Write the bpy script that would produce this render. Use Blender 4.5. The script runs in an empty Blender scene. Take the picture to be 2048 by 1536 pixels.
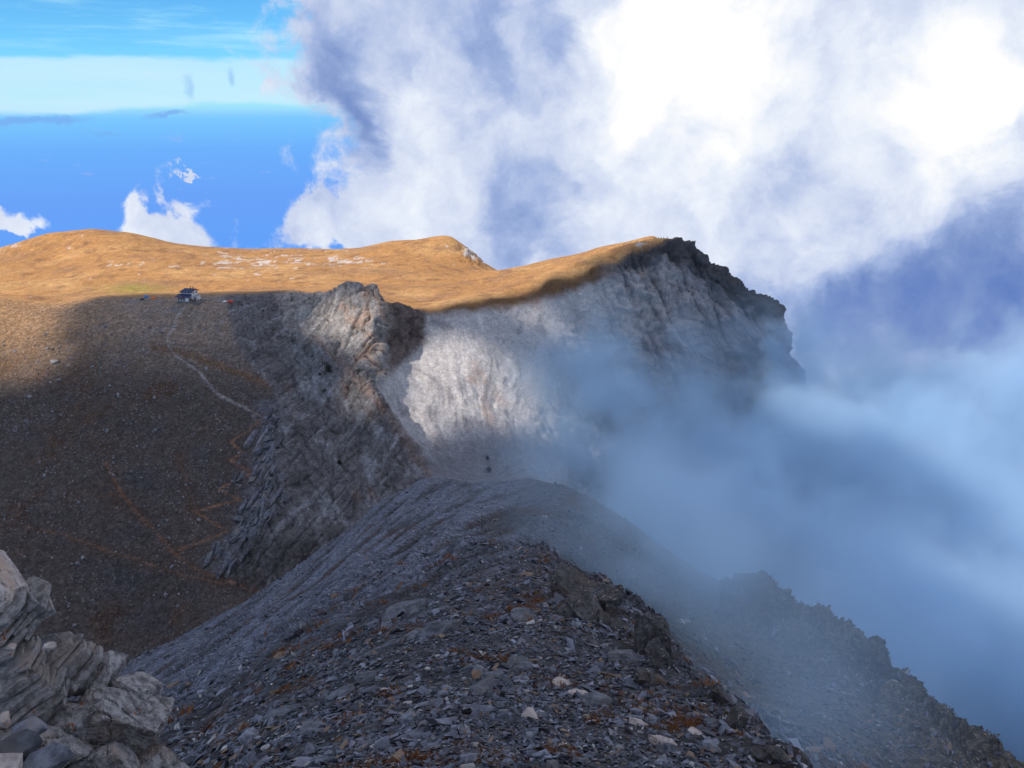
import bpy, bmesh, math, random
import numpy as np
from mathutils import Vector, Matrix, Euler, Quaternion

# ------------------------------------------------------------------ camera, sky, sun, exposure
SC = bpy.context.scene
COL = SC.collection
FPX, CX, CY = 1700.0, 1024.0, 768.0            # focal length and centre in photo pixels
PITCH = math.radians(18.0)
cp, sp = math.cos(PITCH), math.sin(PITCH)
cam_d = bpy.data.cameras.new('camera'); cam = bpy.data.objects.new('camera', cam_d); COL.objects.link(cam)
cam.location = (0, 0, 0); cam.rotation_euler = (math.radians(90) - PITCH, 0, 0)
cam_d.sensor_width = 36.0; cam_d.lens = FPX / 2048 * 36
cam_d.clip_start = 0.1; cam_d.clip_end = 50000
SC.camera = cam
SC.view_settings.view_transform = 'Standard'; SC.view_settings.look = 'None'
SC.view_settings.exposure = 0.0; SC.view_settings.gamma = 1.0
SC.cycles.max_bounces = 8; SC.cycles.diffuse_bounces = 2; SC.cycles.glossy_bounces = 1
SC.cycles.transmission_bounces = 2; SC.cycles.volume_bounces = 5; SC.cycles.transparent_max_bounces = 6
SC.cycles.volume_step_rate = 2.0
SC.cycles.use_denoising = True
SC.cycles.use_adaptive_sampling = True; SC.cycles.adaptive_threshold = 0.02

def ray(u, v):
    """world direction through a photo pixel, scaled so that Y = 1"""
    a = (u - CX) / FPX; b = (CY - v) / FPX
    y = cp + b * sp; z = -sp + b * cp
    return a / y, z / y
def P(u, v, Y):
    x, z = ray(u, v)
    return np.array((x * Y, Y, z * Y))
def azel(u, v):
    x, z = ray(u, v)
    return math.degrees(math.atan2(x, 1.0)), math.degrees(math.atan2(z, math.hypot(x, 1.0)))
def to_px(p):
    x, y, z = p[..., 0], p[..., 1], p[..., 2]
    d = y * cp - z * sp; h = y * sp + z * cp
    d = np.maximum(d, 0.05)
    return CX + FPX * x / d, CY - FPX * h / d

SUN_AZ, SUN_EL = math.radians(-126.0), math.radians(45.0)
SUN = np.array((math.sin(SUN_AZ) * math.cos(SUN_EL), math.cos(SUN_AZ) * math.cos(SUN_EL), math.sin(SUN_EL)))
sd = bpy.data.lights.new('sun', 'SUN'); sd.energy = 4.6; sd.angle = math.radians(0.53); sd.color = (1.0, 0.93, 0.82)
so = bpy.data.objects.new('sun', sd); COL.objects.link(so)
so.rotation_euler = Vector((SUN[0], SUN[1], SUN[2])).to_track_quat('Z', 'Y').to_euler()

class NT:
    """small helper for wiring shader / geometry nodes"""
    def __init__(s, tree): s.t = tree; s.n = tree.nodes; s.l = tree.links
    def put(s, sock, val):
        if isinstance(val, bpy.types.NodeSocket): s.l.new(val, sock)
        elif val is not None: sock.default_value = val
    def new(s, typ, **kw):
        n = s.n.new(typ)
        for k, v in kw.items(): setattr(n, k, v)
        return n
    def m(s, op, a, b=None, c=None, clamp=False):
        n = s.n.new('ShaderNodeMath'); n.operation = op; n.use_clamp = clamp
        for i, q in enumerate((a, b, c)):
            if q is not None: s.put(n.inputs[i], q)
        return n.outputs[0]
    def vm(s, op, a, b=None, out=0):
        n = s.n.new('ShaderNodeVectorMath'); n.operation = op
        s.put(n.inputs[0], a)
        if b is not None:
            s.put(n.inputs[3] if op == 'SCALE' else n.inputs[1], b)
        return n.outputs[out]
    def ss(s, x, a, b, lo=0.0, hi=1.0):
        n = s.n.new('ShaderNodeMapRange'); n.interpolation_type = 'SMOOTHSTEP'
        s.put(n.inputs[0], x); s.put(n.inputs[1], a); s.put(n.inputs[2], b); s.put(n.inputs[3], lo); s.put(n.inputs[4], hi)
        return n.outputs[0]
    def noise(s, vec, scale, detail=4.0, rough=0.55, dist=0.0, col=False):
        n = s.n.new('ShaderNodeTexNoise'); s.put(n.inputs['Vector'], vec)
        s.put(n.inputs['Scale'], scale); n.inputs['Detail'].default_value = detail
        n.inputs['Roughness'].default_value = rough; n.inputs['Distortion'].default_value = dist
        return n.outputs[1 if col else 0]
    def mix(s, f, a, b, mode='MIX'):
        n = s.n.new('ShaderNodeMix'); n.data_type = 'RGBA'; n.blend_type = mode
        s.put(n.inputs[0], f); s.put(n.inputs[6], a); s.put(n.inputs[7], b)
        return n.outputs[2]
    def ramp(s, f, stops):
        n = s.n.new('ShaderNodeValToRGB'); s.put(n.inputs[0], f)
        e = n.color_ramp.elements
        while len(e) < len(stops): e.new(0.5)
        for q, (p, c) in zip(e, stops): q.position = p; q.color = (*c, 1)
        return n.outputs[0]
    def blobs(s, vec, items, acc=None):
        """sum of w * exp(-|(p - c) / r|^2) over items (centre, radii, weight)"""
        for c, r, w in items:
            d = s.vm('SUBTRACT', vec, tuple(c))
            d = s.vm('MULTIPLY', d, tuple(1.0 / q for q in r))
            q = s.vm('DOT_PRODUCT', d, d, out=1)
            g = s.m('EXPONENT', s.m('MULTIPLY', q, -1.0))
            acc = s.m('MULTIPLY_ADD', g, w, acc if acc is not None else 0.0)
        return acc

def build_world():
    w = bpy.data.worlds.new('World'); SC.world = w; w.use_nodes = True
    w.cycles.sampling_method = 'MANUAL'; w.cycles.sample_map_resolution = 512
    t = NT(w.node_tree); w.node_tree.nodes.clear()
    out = t.new('ShaderNodeOutputWorld'); bg = t.new('ShaderNodeBackground')
    t.l.new(bg.outputs[0], out.inputs[0])
    sky = t.new('ShaderNodeTexSky'); sky.sky_type = 'NISHITA'; sky.sun_disc = False
    sky.sun_elevation = SUN_EL; sky.sun_rotation = SUN_AZ; sky.altitude = 2700; sky.air_density = 1.0
    sky.dust_density = 0.3; sky.ozone_density = 2.0
    d = t.new('ShaderNodeTexCoord').outputs['Generated']
    sx = t.new('ShaderNodeSeparateXYZ'); t.l.new(d, sx.inputs[0])
    az = t.m('DEGREES', t.m('ARCTAN2', sx.outputs[0], sx.outputs[1]))
    el = t.m('DEGREES', t.m('ARCSINE', sx.outputs[2]))
    cv = t.new('ShaderNodeCombineXYZ'); t.l.new(az, cv.inputs[0]); t.l.new(el, cv.inputs[1])
    q = cv.outputs[0]
    # clear air: the physical sky, graded to the deep azure of the photograph; the hazy sea below the horizon
    air = t.mix(1.0, sky.outputs[0], (0.55, 1.30, 1.75, 1), 'MULTIPLY')
    air = t.mix(1.0, air, (SKY_K, SKY_K, SKY_K, 1), 'MULTIPLY')
    sea = t.ramp(t.m('MULTIPLY_ADD', el, 1 / 40.0, 1.0, clamp=True), [
        (0.0, (0.10, 0.16, 0.36)), (0.60, (0.10, 0.24, 0.66)), (0.79, (0.125, 0.36, 0.95)),
        (0.87, (0.145, 0.37, 0.95)), (0.94, (0.155, 0.44, 0.98)), (0.985, (0.20, 0.58, 1.0)), (1.0, (0.34, 0.70, 1.0))])
    base = t.mix(t.ss(el, -0.5, 0.8), sea, air)
    # bright stratus along the horizon and thin streaks above it
    n1 = t.noise(t.vm('MULTIPLY', q, (0.09, 0.30, 1)), 1.0, 4.0, 0.55)
    n2 = t.noise(t.vm('MULTIPLY', q, (0.10, 0.9, 1)), 1.0, 5.0, 0.6)
    e2 = t.m('MULTIPLY_ADD', t.m('SUBTRACT', n1, 0.5), 2.2, t.m('MULTIPLY_ADD', t.m('ADD', az, 20.0), -0.035, el))
    band = t.m('MULTIPLY', t.ss(e2, -0.15, 0.35), t.ss(e2, 3.0, 2.6))
    base = t.mix(t.m('MULTIPLY', band, t.m('MULTIPLY_ADD', n2, 0.5, 0.55)), base, (0.60, 0.86, 1.0, 1))
    st = t.m('MULTIPLY', t.m('MULTIPLY', t.ss(n2, 0.44, 0.70), t.ss(el, 2.6, 3.6)), 0.75)
    base = t.mix(st, base, (0.42, 0.80, 1.0, 1))
    # low small clouds over the sea
    n3 = t.noise(t.vm('MULTIPLY', q, (0.55, 1.5, 1)), 1.0, 4.0, 0.6)
    lowc = t.m('MULTIPLY', t.ss(n3, 0.60, 0.78), t.m('MULTIPLY', t.ss(el, -0.3, -1.2), t.ss(el, -9, -2.5)))
    base = t.mix(t.m('MULTIPLY', lowc, 0.35), base, (0.42, 0.50, 0.92, 1))
    dk = t.blobs(t.vm('ADD', q, t.vm('SCALE', t.noise(q, 0.5, 4.0, 0.6, 0.0, col=True), 1.6)), [(tuple(x + y for x, y in zip((*azel(u, v), 0), (0.8, 0.8, 0.8))), (ru / 30.5, rv / 30.5, 9.0), w) for u, v, ru, rv, w in
        ((15, 243, 70, 9, 0.9), (335, 230, 38, 6, 0.9), (130, 238, 50, 6, 0.6), (215, 262, 60, 4, 0.5), (375, 175, 12, 30, 0.5), (465, 160, 9, 18, 0.55))])
    base = t.mix(t.m('MULTIPLY', t.ss(dk, 0.15, 0.8), 0.75), base, (0.20, 0.42, 0.88, 1))
    # the cumulus bank: outline = blobs + turbulence
    wn = t.noise(t.vm('SCALE', q, 1.0), 0.16, 6.0, 0.58, 0.4, col=True)
    wv = t.vm('SUBTRACT', wn, (0.5, 0.5, 0.5))
    qw = t.vm('ADD', q, t.vm('MULTIPLY', wv, (9.0, 9.0, 0.0)))
    def B(u, v, ru, rv, wgt):
        a, e = azel(u, v); return ((a, e, 0), (ru / 30.5, rv / 30.5, 1e3), wgt)
    field = t.blobs(qw, [
        B(1500, 150, 520, 400, 1.4), B(1280, 420, 330, 240, 1.0), B(850, 100, 165, 190, 0.95),
        B(910, 380, 130, 130, 0.9), B(1900, 700, 620, 620, 1.5), B(730, 450, 120, 70, 0.75), B(610, 480, 110, 46, 0.50),
        B(350, 470, 80, 62, 0.95), B(305, 415, 44, 40, 0.42),
        B(20, 425, 34, 14, 0.7), B(45, 447, 40, 12, 0.6), B(380, 357, 26, 6, 0.6),
        B(1900, 1300, 900, 500, 1.5), B(2600, 200, 900, 700, 1.5), B(1500, -700, 1500, 600, 0.75)])
    fine = t.noise(q, 0.40, 8.0, 0.63, 0.35)
    fld = t.m('MULTIPLY_ADD', t.m('SUBTRACT', fine, 0.5), 0.95, field)
    cover = t.ss(fld, 0.36, 0.64)
    # its own light and shade: sun-filled tops, blue-grey hollows
    tone = t.blobs(qw, [
        B(1360, 90, 150, 130, 0.55), B(1450, 250, 330, 170, 0.16), B(1920, 250, 150, 140, 0.48), B(1130, 40, 400, 80, -0.02),
        B(960, 90, 70, 120, -0.24), B(1105, 60, 45, 90, -0.24), B(800, 90, 110, 70, -0.18), B(690, 180, 55, 110, -0.46),
        B(830, 320, 130, 190, 0.14), B(1060, 380, 120, 130, -0.24), B(1000, 470, 80, 60, -0.14), B(1650, 330, 200, 110, -0.17),
        B(1440, 340, 110, 60, 0.10), B(1190, 470, 60, 50, 0.13), B(1500, 470, 260, 70, 0.05),
        B(1740, 580, 270, 75, -0.33), B(1990, 490, 150, 110, -0.34), B(2060, 300, 70, 60, -0.28), B(2050, 700, 340, 100, -0.34),
        B(1800, 900, 700, 170, -0.13), B(1900, 1350, 900, 330, -0.42), B(715, 300, 30, 60, -0.22)], 0.66)
    n4 = t.noise(qw, 0.20, 6.0, 0.55)
    tone = t.m('MULTIPLY_ADD', t.m('SUBTRACT', n4, 0.5), 0.60, tone)
    tone = t.m('MULTIPLY_ADD', t.m('SUBTRACT', fine, 0.5), 0.40, tone)
    cloud = t.ramp(tone, [(0.0, (0.10, 0.19, 0.52)), (0.25, (0.21, 0.31, 0.60)), (0.45, (0.37, 0.475, 0.75)),
                          (0.62, (0.60, 0.675, 0.87)), (0.80, (0.80, 0.86, 0.97)), (0.97, (1.0, 1.0, 1.0)), (1.0, (1.03, 1.03, 1.03))])
    # broken cloud over the unseen sky, added to make the ambient light more neutral
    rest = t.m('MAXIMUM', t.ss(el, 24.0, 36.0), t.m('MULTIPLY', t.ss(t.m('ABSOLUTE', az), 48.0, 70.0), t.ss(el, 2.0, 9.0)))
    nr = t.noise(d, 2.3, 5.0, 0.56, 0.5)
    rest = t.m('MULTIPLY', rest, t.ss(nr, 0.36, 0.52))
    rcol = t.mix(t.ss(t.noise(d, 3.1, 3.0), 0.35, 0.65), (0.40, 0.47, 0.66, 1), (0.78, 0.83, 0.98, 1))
    # thin rims of the small cumulus stay bright
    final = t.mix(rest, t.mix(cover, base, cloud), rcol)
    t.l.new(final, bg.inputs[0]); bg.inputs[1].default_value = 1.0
SKY_K = 0.085
build_world()

# ------------------------------------------------------------------ numpy noise
_rs = np.random.RandomState(7)
_perm = _rs.permutation(4096).astype(np.int32)
_grad = _rs.normal(size=(4096, 3)); _grad /= np.linalg.norm(_grad, axis=1)[:, None]
_grad = _grad.astype(np.float32)
def perlin(p):
    p = np.asarray(p, np.float32)
    i = np.floor(p).astype(np.int32); f = p - i
    w = f * f * f * (f * (f * 6 - 15) + 10)
    out = np.zeros(len(p), np.float32)
    for dx in (0, 1):
        wx = w[:, 0] if dx else 1 - w[:, 0]
        hx = _perm[(i[:, 0] + dx) & 4095]
        for dy in (0, 1):
            wy = w[:, 1] if dy else 1 - w[:, 1]
            hy = _perm[(hx + i[:, 1] + dy) & 4095]
            for dz in (0, 1):
                wz = w[:, 2] if dz else 1 - w[:, 2]
                h = _perm[(hy + i[:, 2] + dz) & 4095]
                g = _grad[h]
                out += wx * wy * wz * (g[:, 0] * (f[:, 0] - dx) + g[:, 1] * (f[:, 1] - dy) + g[:, 2] * (f[:, 2] - dz))
    return out * 1.6
def fbm(p, lam, octs=4, gain=0.5, seed=0.0, ridged=False, sel=None):
    if sel is not None:
        i = np.where(sel)[0]; o = np.zeros(len(p), np.float32)
        o[i] = fbm(p[i], lam, octs, gain, seed, ridged); return o
    s = np.zeros(len(p), np.float32); a = 1.0; tot = 0
    for k in range(octs):
        n = perlin(p / lam + seed + 17.3 * k)
        if ridged: n = 1 - 2 * np.abs(n)
        s += a * n; tot += a; a *= gain; lam = lam * 0.5
    return s / tot
def sstep(x, a, b):
    t = np.clip((x - a) / (b - a), 0, 1); return t * t * (3 - 2 * t)

# ------------------------------------------------------------------ terrain: control points (photo pixel, forward distance in metres)
CP = []
def add(*pts): CP.extend(pts)
# foreground ridge, near part
add((1024,1536,16),(700,1536,17),(500,1536,20),(380,1536,25),(850,1420,21.5),(1024,1420,21.5),(1200,1420,22.5),(1250,1536,16.5),(1450,1536,18),
    (1024,1300,29.5),(850,1300,32),(1200,1300,31),(700,1300,38),(600,1420,27),(1024,1200,44),(900,1200,49),(1130,1200,45),(800,1200,58),(700,1250,52),(560,1350,45))
# its broken right edge
add((1590,1536,19),(1480,1435,24),(1400,1370,28.5),(1335,1320,33),(1290,1260,40),(1225,1190,50),(1130,1140,62),(1050,1125,66))
for u, v, Y in [(1590,1536,19),(1480,1435,24),(1400,1370,28.5),(1335,1320,33),(1290,1260,40),(1225,1190,50),(1165,1150,58)]:
    e_ = P(u + 14, v, Y + 0.8); CP.append(('w', e_[0] + 3.2, e_[1] + 1.2, e_[2] - 6.5)); CP.append(('w', e_[0] + 7.0, e_[1] + 2.5, e_[2] - 12.0))
# right flank below the edge, seen through fog
add((1600,1525,64),(1500,1430,76),(1400,1350,90),(1300,1240,108),(1230,1150,124),(1150,1090,138),(1900,1536,82),(1750,1536,74))
# crest going down to the saddle
add((1000,1090,95),(1010,1050,130),(1010,1010,180),(1000,985,235),(985,975,275),(930,965,288),(1060,958,285),(900,962,282),
    (1090,1040,140),(1100,1000,200),(1150,985,230),(1180,1040,165),(1130,970,262))
# spur in the fog on the right
add((1250,1040,210),(1330,1100,178),(1410,1150,158),(1462,1183,147),(1500,1165,143),(1530,1190,140),(1542,1222,136),(1565,1236,131),(1600,1228,128),(1660,1265,120),(1720,1290,115),
    (1742,1318,111),(1752,1375,106),(1800,1405,102),(1860,1450,98),(1960,1510,93),(2060,1560,88),(1650,1380,103),(1500,1290,121),(1400,1200,140))
# left flank silhouette
add((850,960,272),(780,1000,252),(700,1060,228),(600,1140,208),(520,1192,202),(400,1258,202),(300,1308,210),(200,1352,222),(100,1395,232))
# left flank surface
add((780,1060,190),(880,1050,140),(700,1150,125),(800,1120,100),(600,1230,110),(500,1300,95),(400,1330,120),(500,1240,150),(620,1180,155),(380,1400,75),(300,1380,115),
    (480,1420,45),(300,1480,50),(200,1440,90),(100,1500,80),(0,1540,80))
# hidden ground under and beside the camera
for x, y, z in [(0,1.0,-1.8),(-3,3,-3.2),(3,3,-4.5),(0,6,-6.5),(-5,6.5,-6.5),(-4,9,-8.8),(-7,8.5,-9),(-7,12,-13),(4,6,-8.0),(8,10,-14),(0,10.5,-10.2),(-11,12,-15),(-14,20,-26),(12,14,-22),(20,20,-36)]:
    CP.append(('w', x, y, z))
# valley floor behind the ridge and the shoulder up to the hut
add((100,1400,268),(230,1335,281),(350,1280,291),(520,1185,304),(610,1125,318),(700,1052,333),(790,985,346),(850,950,352),
    (-150,1400,262),(0,1300,287),(0,1200,309),(200,1200,309),(400,1200,306),(0,1100,332),(200,1100,332),(380,1100,331),(0,1000,358),(200,1000,357),(400,1000,356),
    (0,900,388),(200,900,387),(400,900,385),(0,800,421),(200,800,421),(400,800,418),(0,700,458),(200,700,458),(380,700,456),(-200,900,390),(-200,700,455),
    (0,640,484),(200,640,486),(380,640,486),(0,606,500),(200,600,510),(300,598,512),(380,602,500),(440,604,500),(480,592,516),(560,586,520),(420,596,512),(350,598,513),(600,586,522),
    (-200,625,480),(500,640,485),(560,622,492))
# rock rib and gully face
add((472,700,450),(500,740,434),(540,770,422),(550,850,395),(557,900,378),(548,980,354),(528,1050,336),(430,1125,322),(500,1140,318),
    (600,680,455),(600,760,432),(650,800,414),(650,880,386),(620,950,366),(650,1020,345),(720,900,384),(740,960,360),(700,1000,350),(600,1080,326),(640,620,495),(600,640,478),
    (645,690,444),(700,740,424),(750,790,406),(780,830,393),(820,890,374),(862,950,354))
# pinnacle
add((740,571,470),(756,580,471),(715,572,472),(690,577,474),(650,590,484),(620,612,492),(680,640,462),(720,620,462),(752,640,458),(757,700,446),(765,745,437),(700,690,448),(665,680,452),
    (760,606,476),(800,615,482),(832,645,486),(826,690,476),(790,660,470),(785,710,458))
add((700,585,545),(770,600,545),(840,614,530),(640,588,545),(740,588,505),(690,592,505),(655,596,512),(790,625,508),(760,600,500))
# cirque bowl and the cliff under the summit
add((790,818,428),(835,885,405),(870,945,362),(850,640,500),(900,640,500),(870,700,478),(850,760,455),(920,760,458),(850,830,430),(920,850,428),(900,920,396),(940,960,368),
    (1000,606,522),(1000,700,492),(1000,800,458),(1000,900,415),(1010,965,375),(1100,575,548),(1100,650,528),(1100,750,497),(1100,850,460),(1100,960,405),
    (1200,545,577),(1200,620,562),(1200,750,532),(1200,880,492),(1200,1000,440),(1290,530,592),(1300,650,576),(1300,750,560),(1300,870,530),(1320,1000,490),
    (1400,535,596),(1400,600,586),(1400,700,573),(1400,850,553),(1420,1000,520),(1500,625,580),(1500,720,570),(1500,850,556),(1520,1000,530))
# rim, skyline of the peak, then away into the depth
add((840,622,508),(920,612,515),(1000,598,530),(1080,580,550),(1150,562,566),(1210,535,584),(1260,512,598),(1300,494,606),(1330,489,608),(1355,496,606),(1390,517,602),(1425,545,597),(1440,568,593),(1480,584,590),
    (1515,602,587),(1535,613,585),(1545,640,580),(1553,672,577),(1566,725,571),(1582,785,564),(1600,850,556),(1630,940,545),(1670,1030,530))
for u, v, Y in [(1400,640,680),(1460,720,680),(1540,770,670),(1600,930,660),(1700,1050,640),(1850,1150,620),(1950,950,700),(2200,900,800),(1300,1180,330),(1450,1280,300),(1600,1400,260),(1800,1520,230),
                (1500,1120,420),(1700,1200,400),(1900,1300,380),(2200,1400,300),(2300,1700,160),(1900,1650,140),(1250,1120,340),(1180,1040,350)]:
    add((u, v, Y))
# sunlit plateau, hills
add((0,601,600),(200,598,600),(400,590,610),(560,580,610),(660,576,610),(0,560,690),(100,520,780),(180,459,860),(100,464,855),(0,495,830),(-100,530,810),(-250,560,780),(260,466,862),(330,482,880),(420,494,900),(500,496,905),(600,497,905),(690,497,900),
    (780,484,880),(860,474,860),(900,473,850),(930,495,845),(960,522,840),(985,541,835),(940,545,760),(800,540,720),(600,545,700),(400,545,690),(250,575,640),(250,520,750),(500,520,790),(700,515,800),(850,500,810),
    (820,580,620),(900,570,640),(800,602,560),(900,596,570),(1000,572,620),(1000,544,690),(1100,519,700),(1200,495,705),(1280,477,708),(1310,472,708),(1332,490,706),(1100,545,640),(1200,515,655),(1270,494,660),(1380,545,720))
for x, y, z in [(-500,1100,-210),(-250,1150,-230),(-60,1120,-240),(150,1000,-260),(300,950,-300),(-800,1000,-260),(300,1200,-420),(600,1000,-420),(700,700,-400),(500,600,-330),(60,900,-200),(-700,600,-190),(-600,400,-230),(-500,300,-260),(-300,200,-230),(0,1200,-300)]:
    CP.append(('w', x, y, z))
W = np.array([(c[1], c[2], c[3]) if c[0] == 'w' else P(*c) for c in CP])
rr = np.hypot(W[:, 0], W[:, 1])
pa, ps = np.arctan2(W[:, 0], W[:, 1]), np.log(rr)
SA = 1.6
def kern(a, s, b, t): return np.sqrt(((a - b) * SA) ** 2 + (s - t) ** 2 + 0.012 ** 2)
nP = len(W)
A = np.zeros((nP + 3, nP + 3)); A[:nP, :nP] = -kern(pa[:, None], ps[:, None], pa[None], ps[None]) - np.eye(nP) * 0.0004
Q3 = np.stack([np.ones(nP), pa * SA, ps], 1); A[:nP, nP:] = Q3; A[nP:, :nP] = Q3.T
wts = np.linalg.solve(A, np.concatenate([W[:, 2] / rr, np.zeros(3)]))
GA, GS = 360, 760
A0, A1, S0, S1 = math.radians(-46), math.radians(46), math.log(2.2), math.log(1250.0)
ga = np.linspace(A0, A1, GA); gs = np.linspace(S0, S1, GS)
TG = np.zeros((GA, GS))
for i in range(GA):
    k = -kern(ga[i], gs[:, None], pa[None], ps[None])
    TG[i] = k @ wts[:nP] + wts[nP] + wts[nP + 1] * ga[i] * SA + wts[nP + 2] * gs
def t_at(a, s):
    fa = np.clip((a - A0) / (A1 - A0) * (GA - 1), 0, GA - 1.001); fs = np.clip((s - S0) / (S1 - S0) * (GS - 1), 0, GS - 1.001)
    i = fa.astype(int); j = fs.astype(int); x = fa - i; y = fs - j
    return (TG[i, j] * (1 - x) + TG[i + 1, j] * x) * (1 - y) + (TG[i, j + 1] * (1 - x) + TG[i + 1, j + 1] * x) * y
def z_at(x, y):
    r = np.hypot(x, y); return t_at(np.arctan2(x, y), np.log(r)) * r

# ------------------------------------------------------------------ terrain grid: rows spaced evenly over the slopes as they rise
NC, NR = 940, 1000
q = np.linspace(0, 1, NC)
acol = np.radians(np.interp(q, [0, 0.05, 0.95, 1], [-46, -35, 35, 46]))
fs = np.linspace(S0, S1, 3200)
V = np.zeros((NC, NR, 3), np.float32)
SR = np.zeros((NC, NR))
for i in range(NC):
    tt = t_at(np.full(fs.shape, acol[i]), fs)
    dm = np.sqrt(np.gradient(np.arctan(tt)) ** 2 + (np.gradient(fs) * 0.10) ** 2)
    k = 21; dm = np.convolve(np.pad(dm, k, mode='edge'), np.ones(2 * k + 1) / (2 * k + 1), 'valid')
    cs = np.cumsum(dm); cs = (cs - cs[0]) / (cs[-1] - cs[0])
    SR[i] = np.interp(np.linspace(0, 1, NR), cs, fs)
for _ in range(3):      # rows run smoothly from column to column
    k = 12; pad = np.pad(SR, ((k, k), (0, 0)), mode='edge'); c_ = np.cumsum(np.concatenate([np.zeros((1, NR)), pad]), 0); SR = (c_[2 * k + 1:] - c_[:-2 * k - 1]) / (2 * k + 1)
for i in range(NC):
    tr = t_at(np.full(NR, acol[i]), SR[i]); r = np.exp(SR[i])
    V[i, :, 0] = r * math.sin(acol[i]); V[i, :, 1] = r * math.cos(acol[i]); V[i, :, 2] = r * tr
def grid_normals(V):
    du = np.gradient(V, axis=0); dv = np.gradient(V, axis=1)
    n = np.cross(du, dv); n /= np.maximum(np.linalg.norm(n, axis=2, keepdims=True), 1e-9)
    n[n[..., 2] < 0] *= 1
    return n
N0 = grid_normals(V)
if N0[NC // 2, 100, 2] < 0: N0 = -N0
F = V.reshape(-1, 3); Nf = N0.reshape(-1, 3)
U_, V_ = to_px(F); Yf = F[:, 1]; Rf = np.linalg.norm(F, axis=1)

# ---- zones
def poly_x(v, pts):      # a boundary line u(v)
    pts = sorted(pts, key=lambda p: p[1]); return np.interp(v, [p[1] for p in pts], [p[0] for p in pts])
def poly_y(u, pts):
    pts = sorted(pts); return np.interp(u, [p[0] for p in pts], [p[1] for p in pts])
ridgeY = poly_y(U_, [(-500, 245), (230, 250), (520, 252), (700, 280), (850, 315), (1000, 335), (1100, 320), (1300, 260), (1600, 200), (2048, 170)])
rimY = poly_y(U_, [(-500, 490), (0, 506), (300, 520), (480, 524), (600, 530), (640, 545), (850, 512), (920, 518), (1000, 533), (1080, 553), (1150, 569), (1210, 587), (1260, 601), (1330, 612), (1600, 640)])
ribU = poly_x(V_, [(450, 600), (472, 690), (520, 745), (548, 780), (545, 900), (530, 1000), (500, 1060), (440, 1130), (470, 1180), (540, 1210)])
edgeU = poly_x(V_, [(560, 600), (600, 640), (645, 690), (700, 740), (780, 830), (820, 890), (862, 950), (880, 990)])
Z_RIDGE = Yf < ridgeY
Z_FAR = ~Z_RIDGE & (Yf > rimY)
mid = ~Z_RIDGE & ~Z_FAR
pin = mid & (U_ > 560) & (U_ < 850) & (Yf > poly_y(U_, [(560, 470), (645, 447), (700, 428), (770, 434), (850, 470)])) & (V_ < poly_y(U_, [(560, 640), (640, 690), (765, 760), (845, 690)]))
Z_PIN = pin
cirq = mid & ~pin & (U_ > edgeU - 2) & ((U_ > 862) | (Yf > poly_y(V_, [(600, 480), (690, 452), (740, 434), (830, 403), (890, 382), (950, 360)])))
Z_CIRQ = cirq
Z_GUL = mid & ~pin & ~cirq & (U_ > ribU)
Z_SHO = mid & ~pin & ~cirq & ~Z_GUL
def soft(mask, it=6):
    g = mask.reshape(NC, NR).astype(np.float32)
    for _ in range(it):
        g = (g + np.roll(g, 1, 0) + np.roll(g, -1, 0) + np.roll(g, 1, 1) + np.roll(g, -1, 1)) / 5
    return g.reshape(-1)
sR, sF, sP, sC, sG, sS = [soft(m, 10) for m in (Z_RIDGE, Z_FAR, Z_PIN, Z_CIRQ, Z_GUL, Z_SHO)]

kR, kF, kP, kC, kG, kS = [q_ > 0.005 for q_ in (sR, sF, sP, sC, sG, sS)]
# ---- relief
cell = Rf * 0.0016
def detail(p, lam0, lam1, gain=0.5, ridged=0.0, seed=0.0, sel=None):
    out = np.zeros(len(p), np.float32); lam, a = lam0, 1.0; k = 0
    while lam > lam1:
        act = np.where((cell < lam * 0.45) & (sel if sel is not None else True))[0]
        if len(act) == 0: break
        n = perlin(p[act] / lam + seed + 31.7 * k)
        if ridged: n = (1 - ridged) * n + ridged * (0.5 - 1.6 * np.abs(n))
        out[act] += a * n * np.clip(lam * 0.45 / cell[act] - 1, 0, 1)
        lam *= 0.5; a *= gain; k += 1
    return out
near = np.clip(1.0 - Yf / 300, 0, 1)
disp = np.zeros(len(F), np.float32)
# ridge: slabby broken scree with strata lines along the ridge
sel = sR > 0.01
Fs = F.copy(); Fs[:, 0] = F[:, 0] * 1.0 + F[:, 2] * 0.4; Fs[:, 1] = F[:, 1] * 0.33
disp += sR * (1.25 * detail(Fs, 24.0, 0.05, 0.60, 0.40, 1.0, sel)) * np.clip(Yf / 60, 0.30, 1.0)
lf = sR * sstep(F[:, 0], 12, -8) * sstep(Yf, 30, 80)
stx = np.stack([F[:, 0] * 1.0 - 0.10 * F[:, 1] + F[:, 2] * 0.25, F[:, 1] * 0.07, F[:, 2] * 0.02], 1).astype(np.float32)
cell_k = cell.copy(); cell[:] = cell * 0.5
streak = detail(stx, 7.0, 0.3, 0.72, 0.85, 17.0, lf > 0.01)
cell[:] = cell_k
disp += lf * 1.0 * streak
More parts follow.
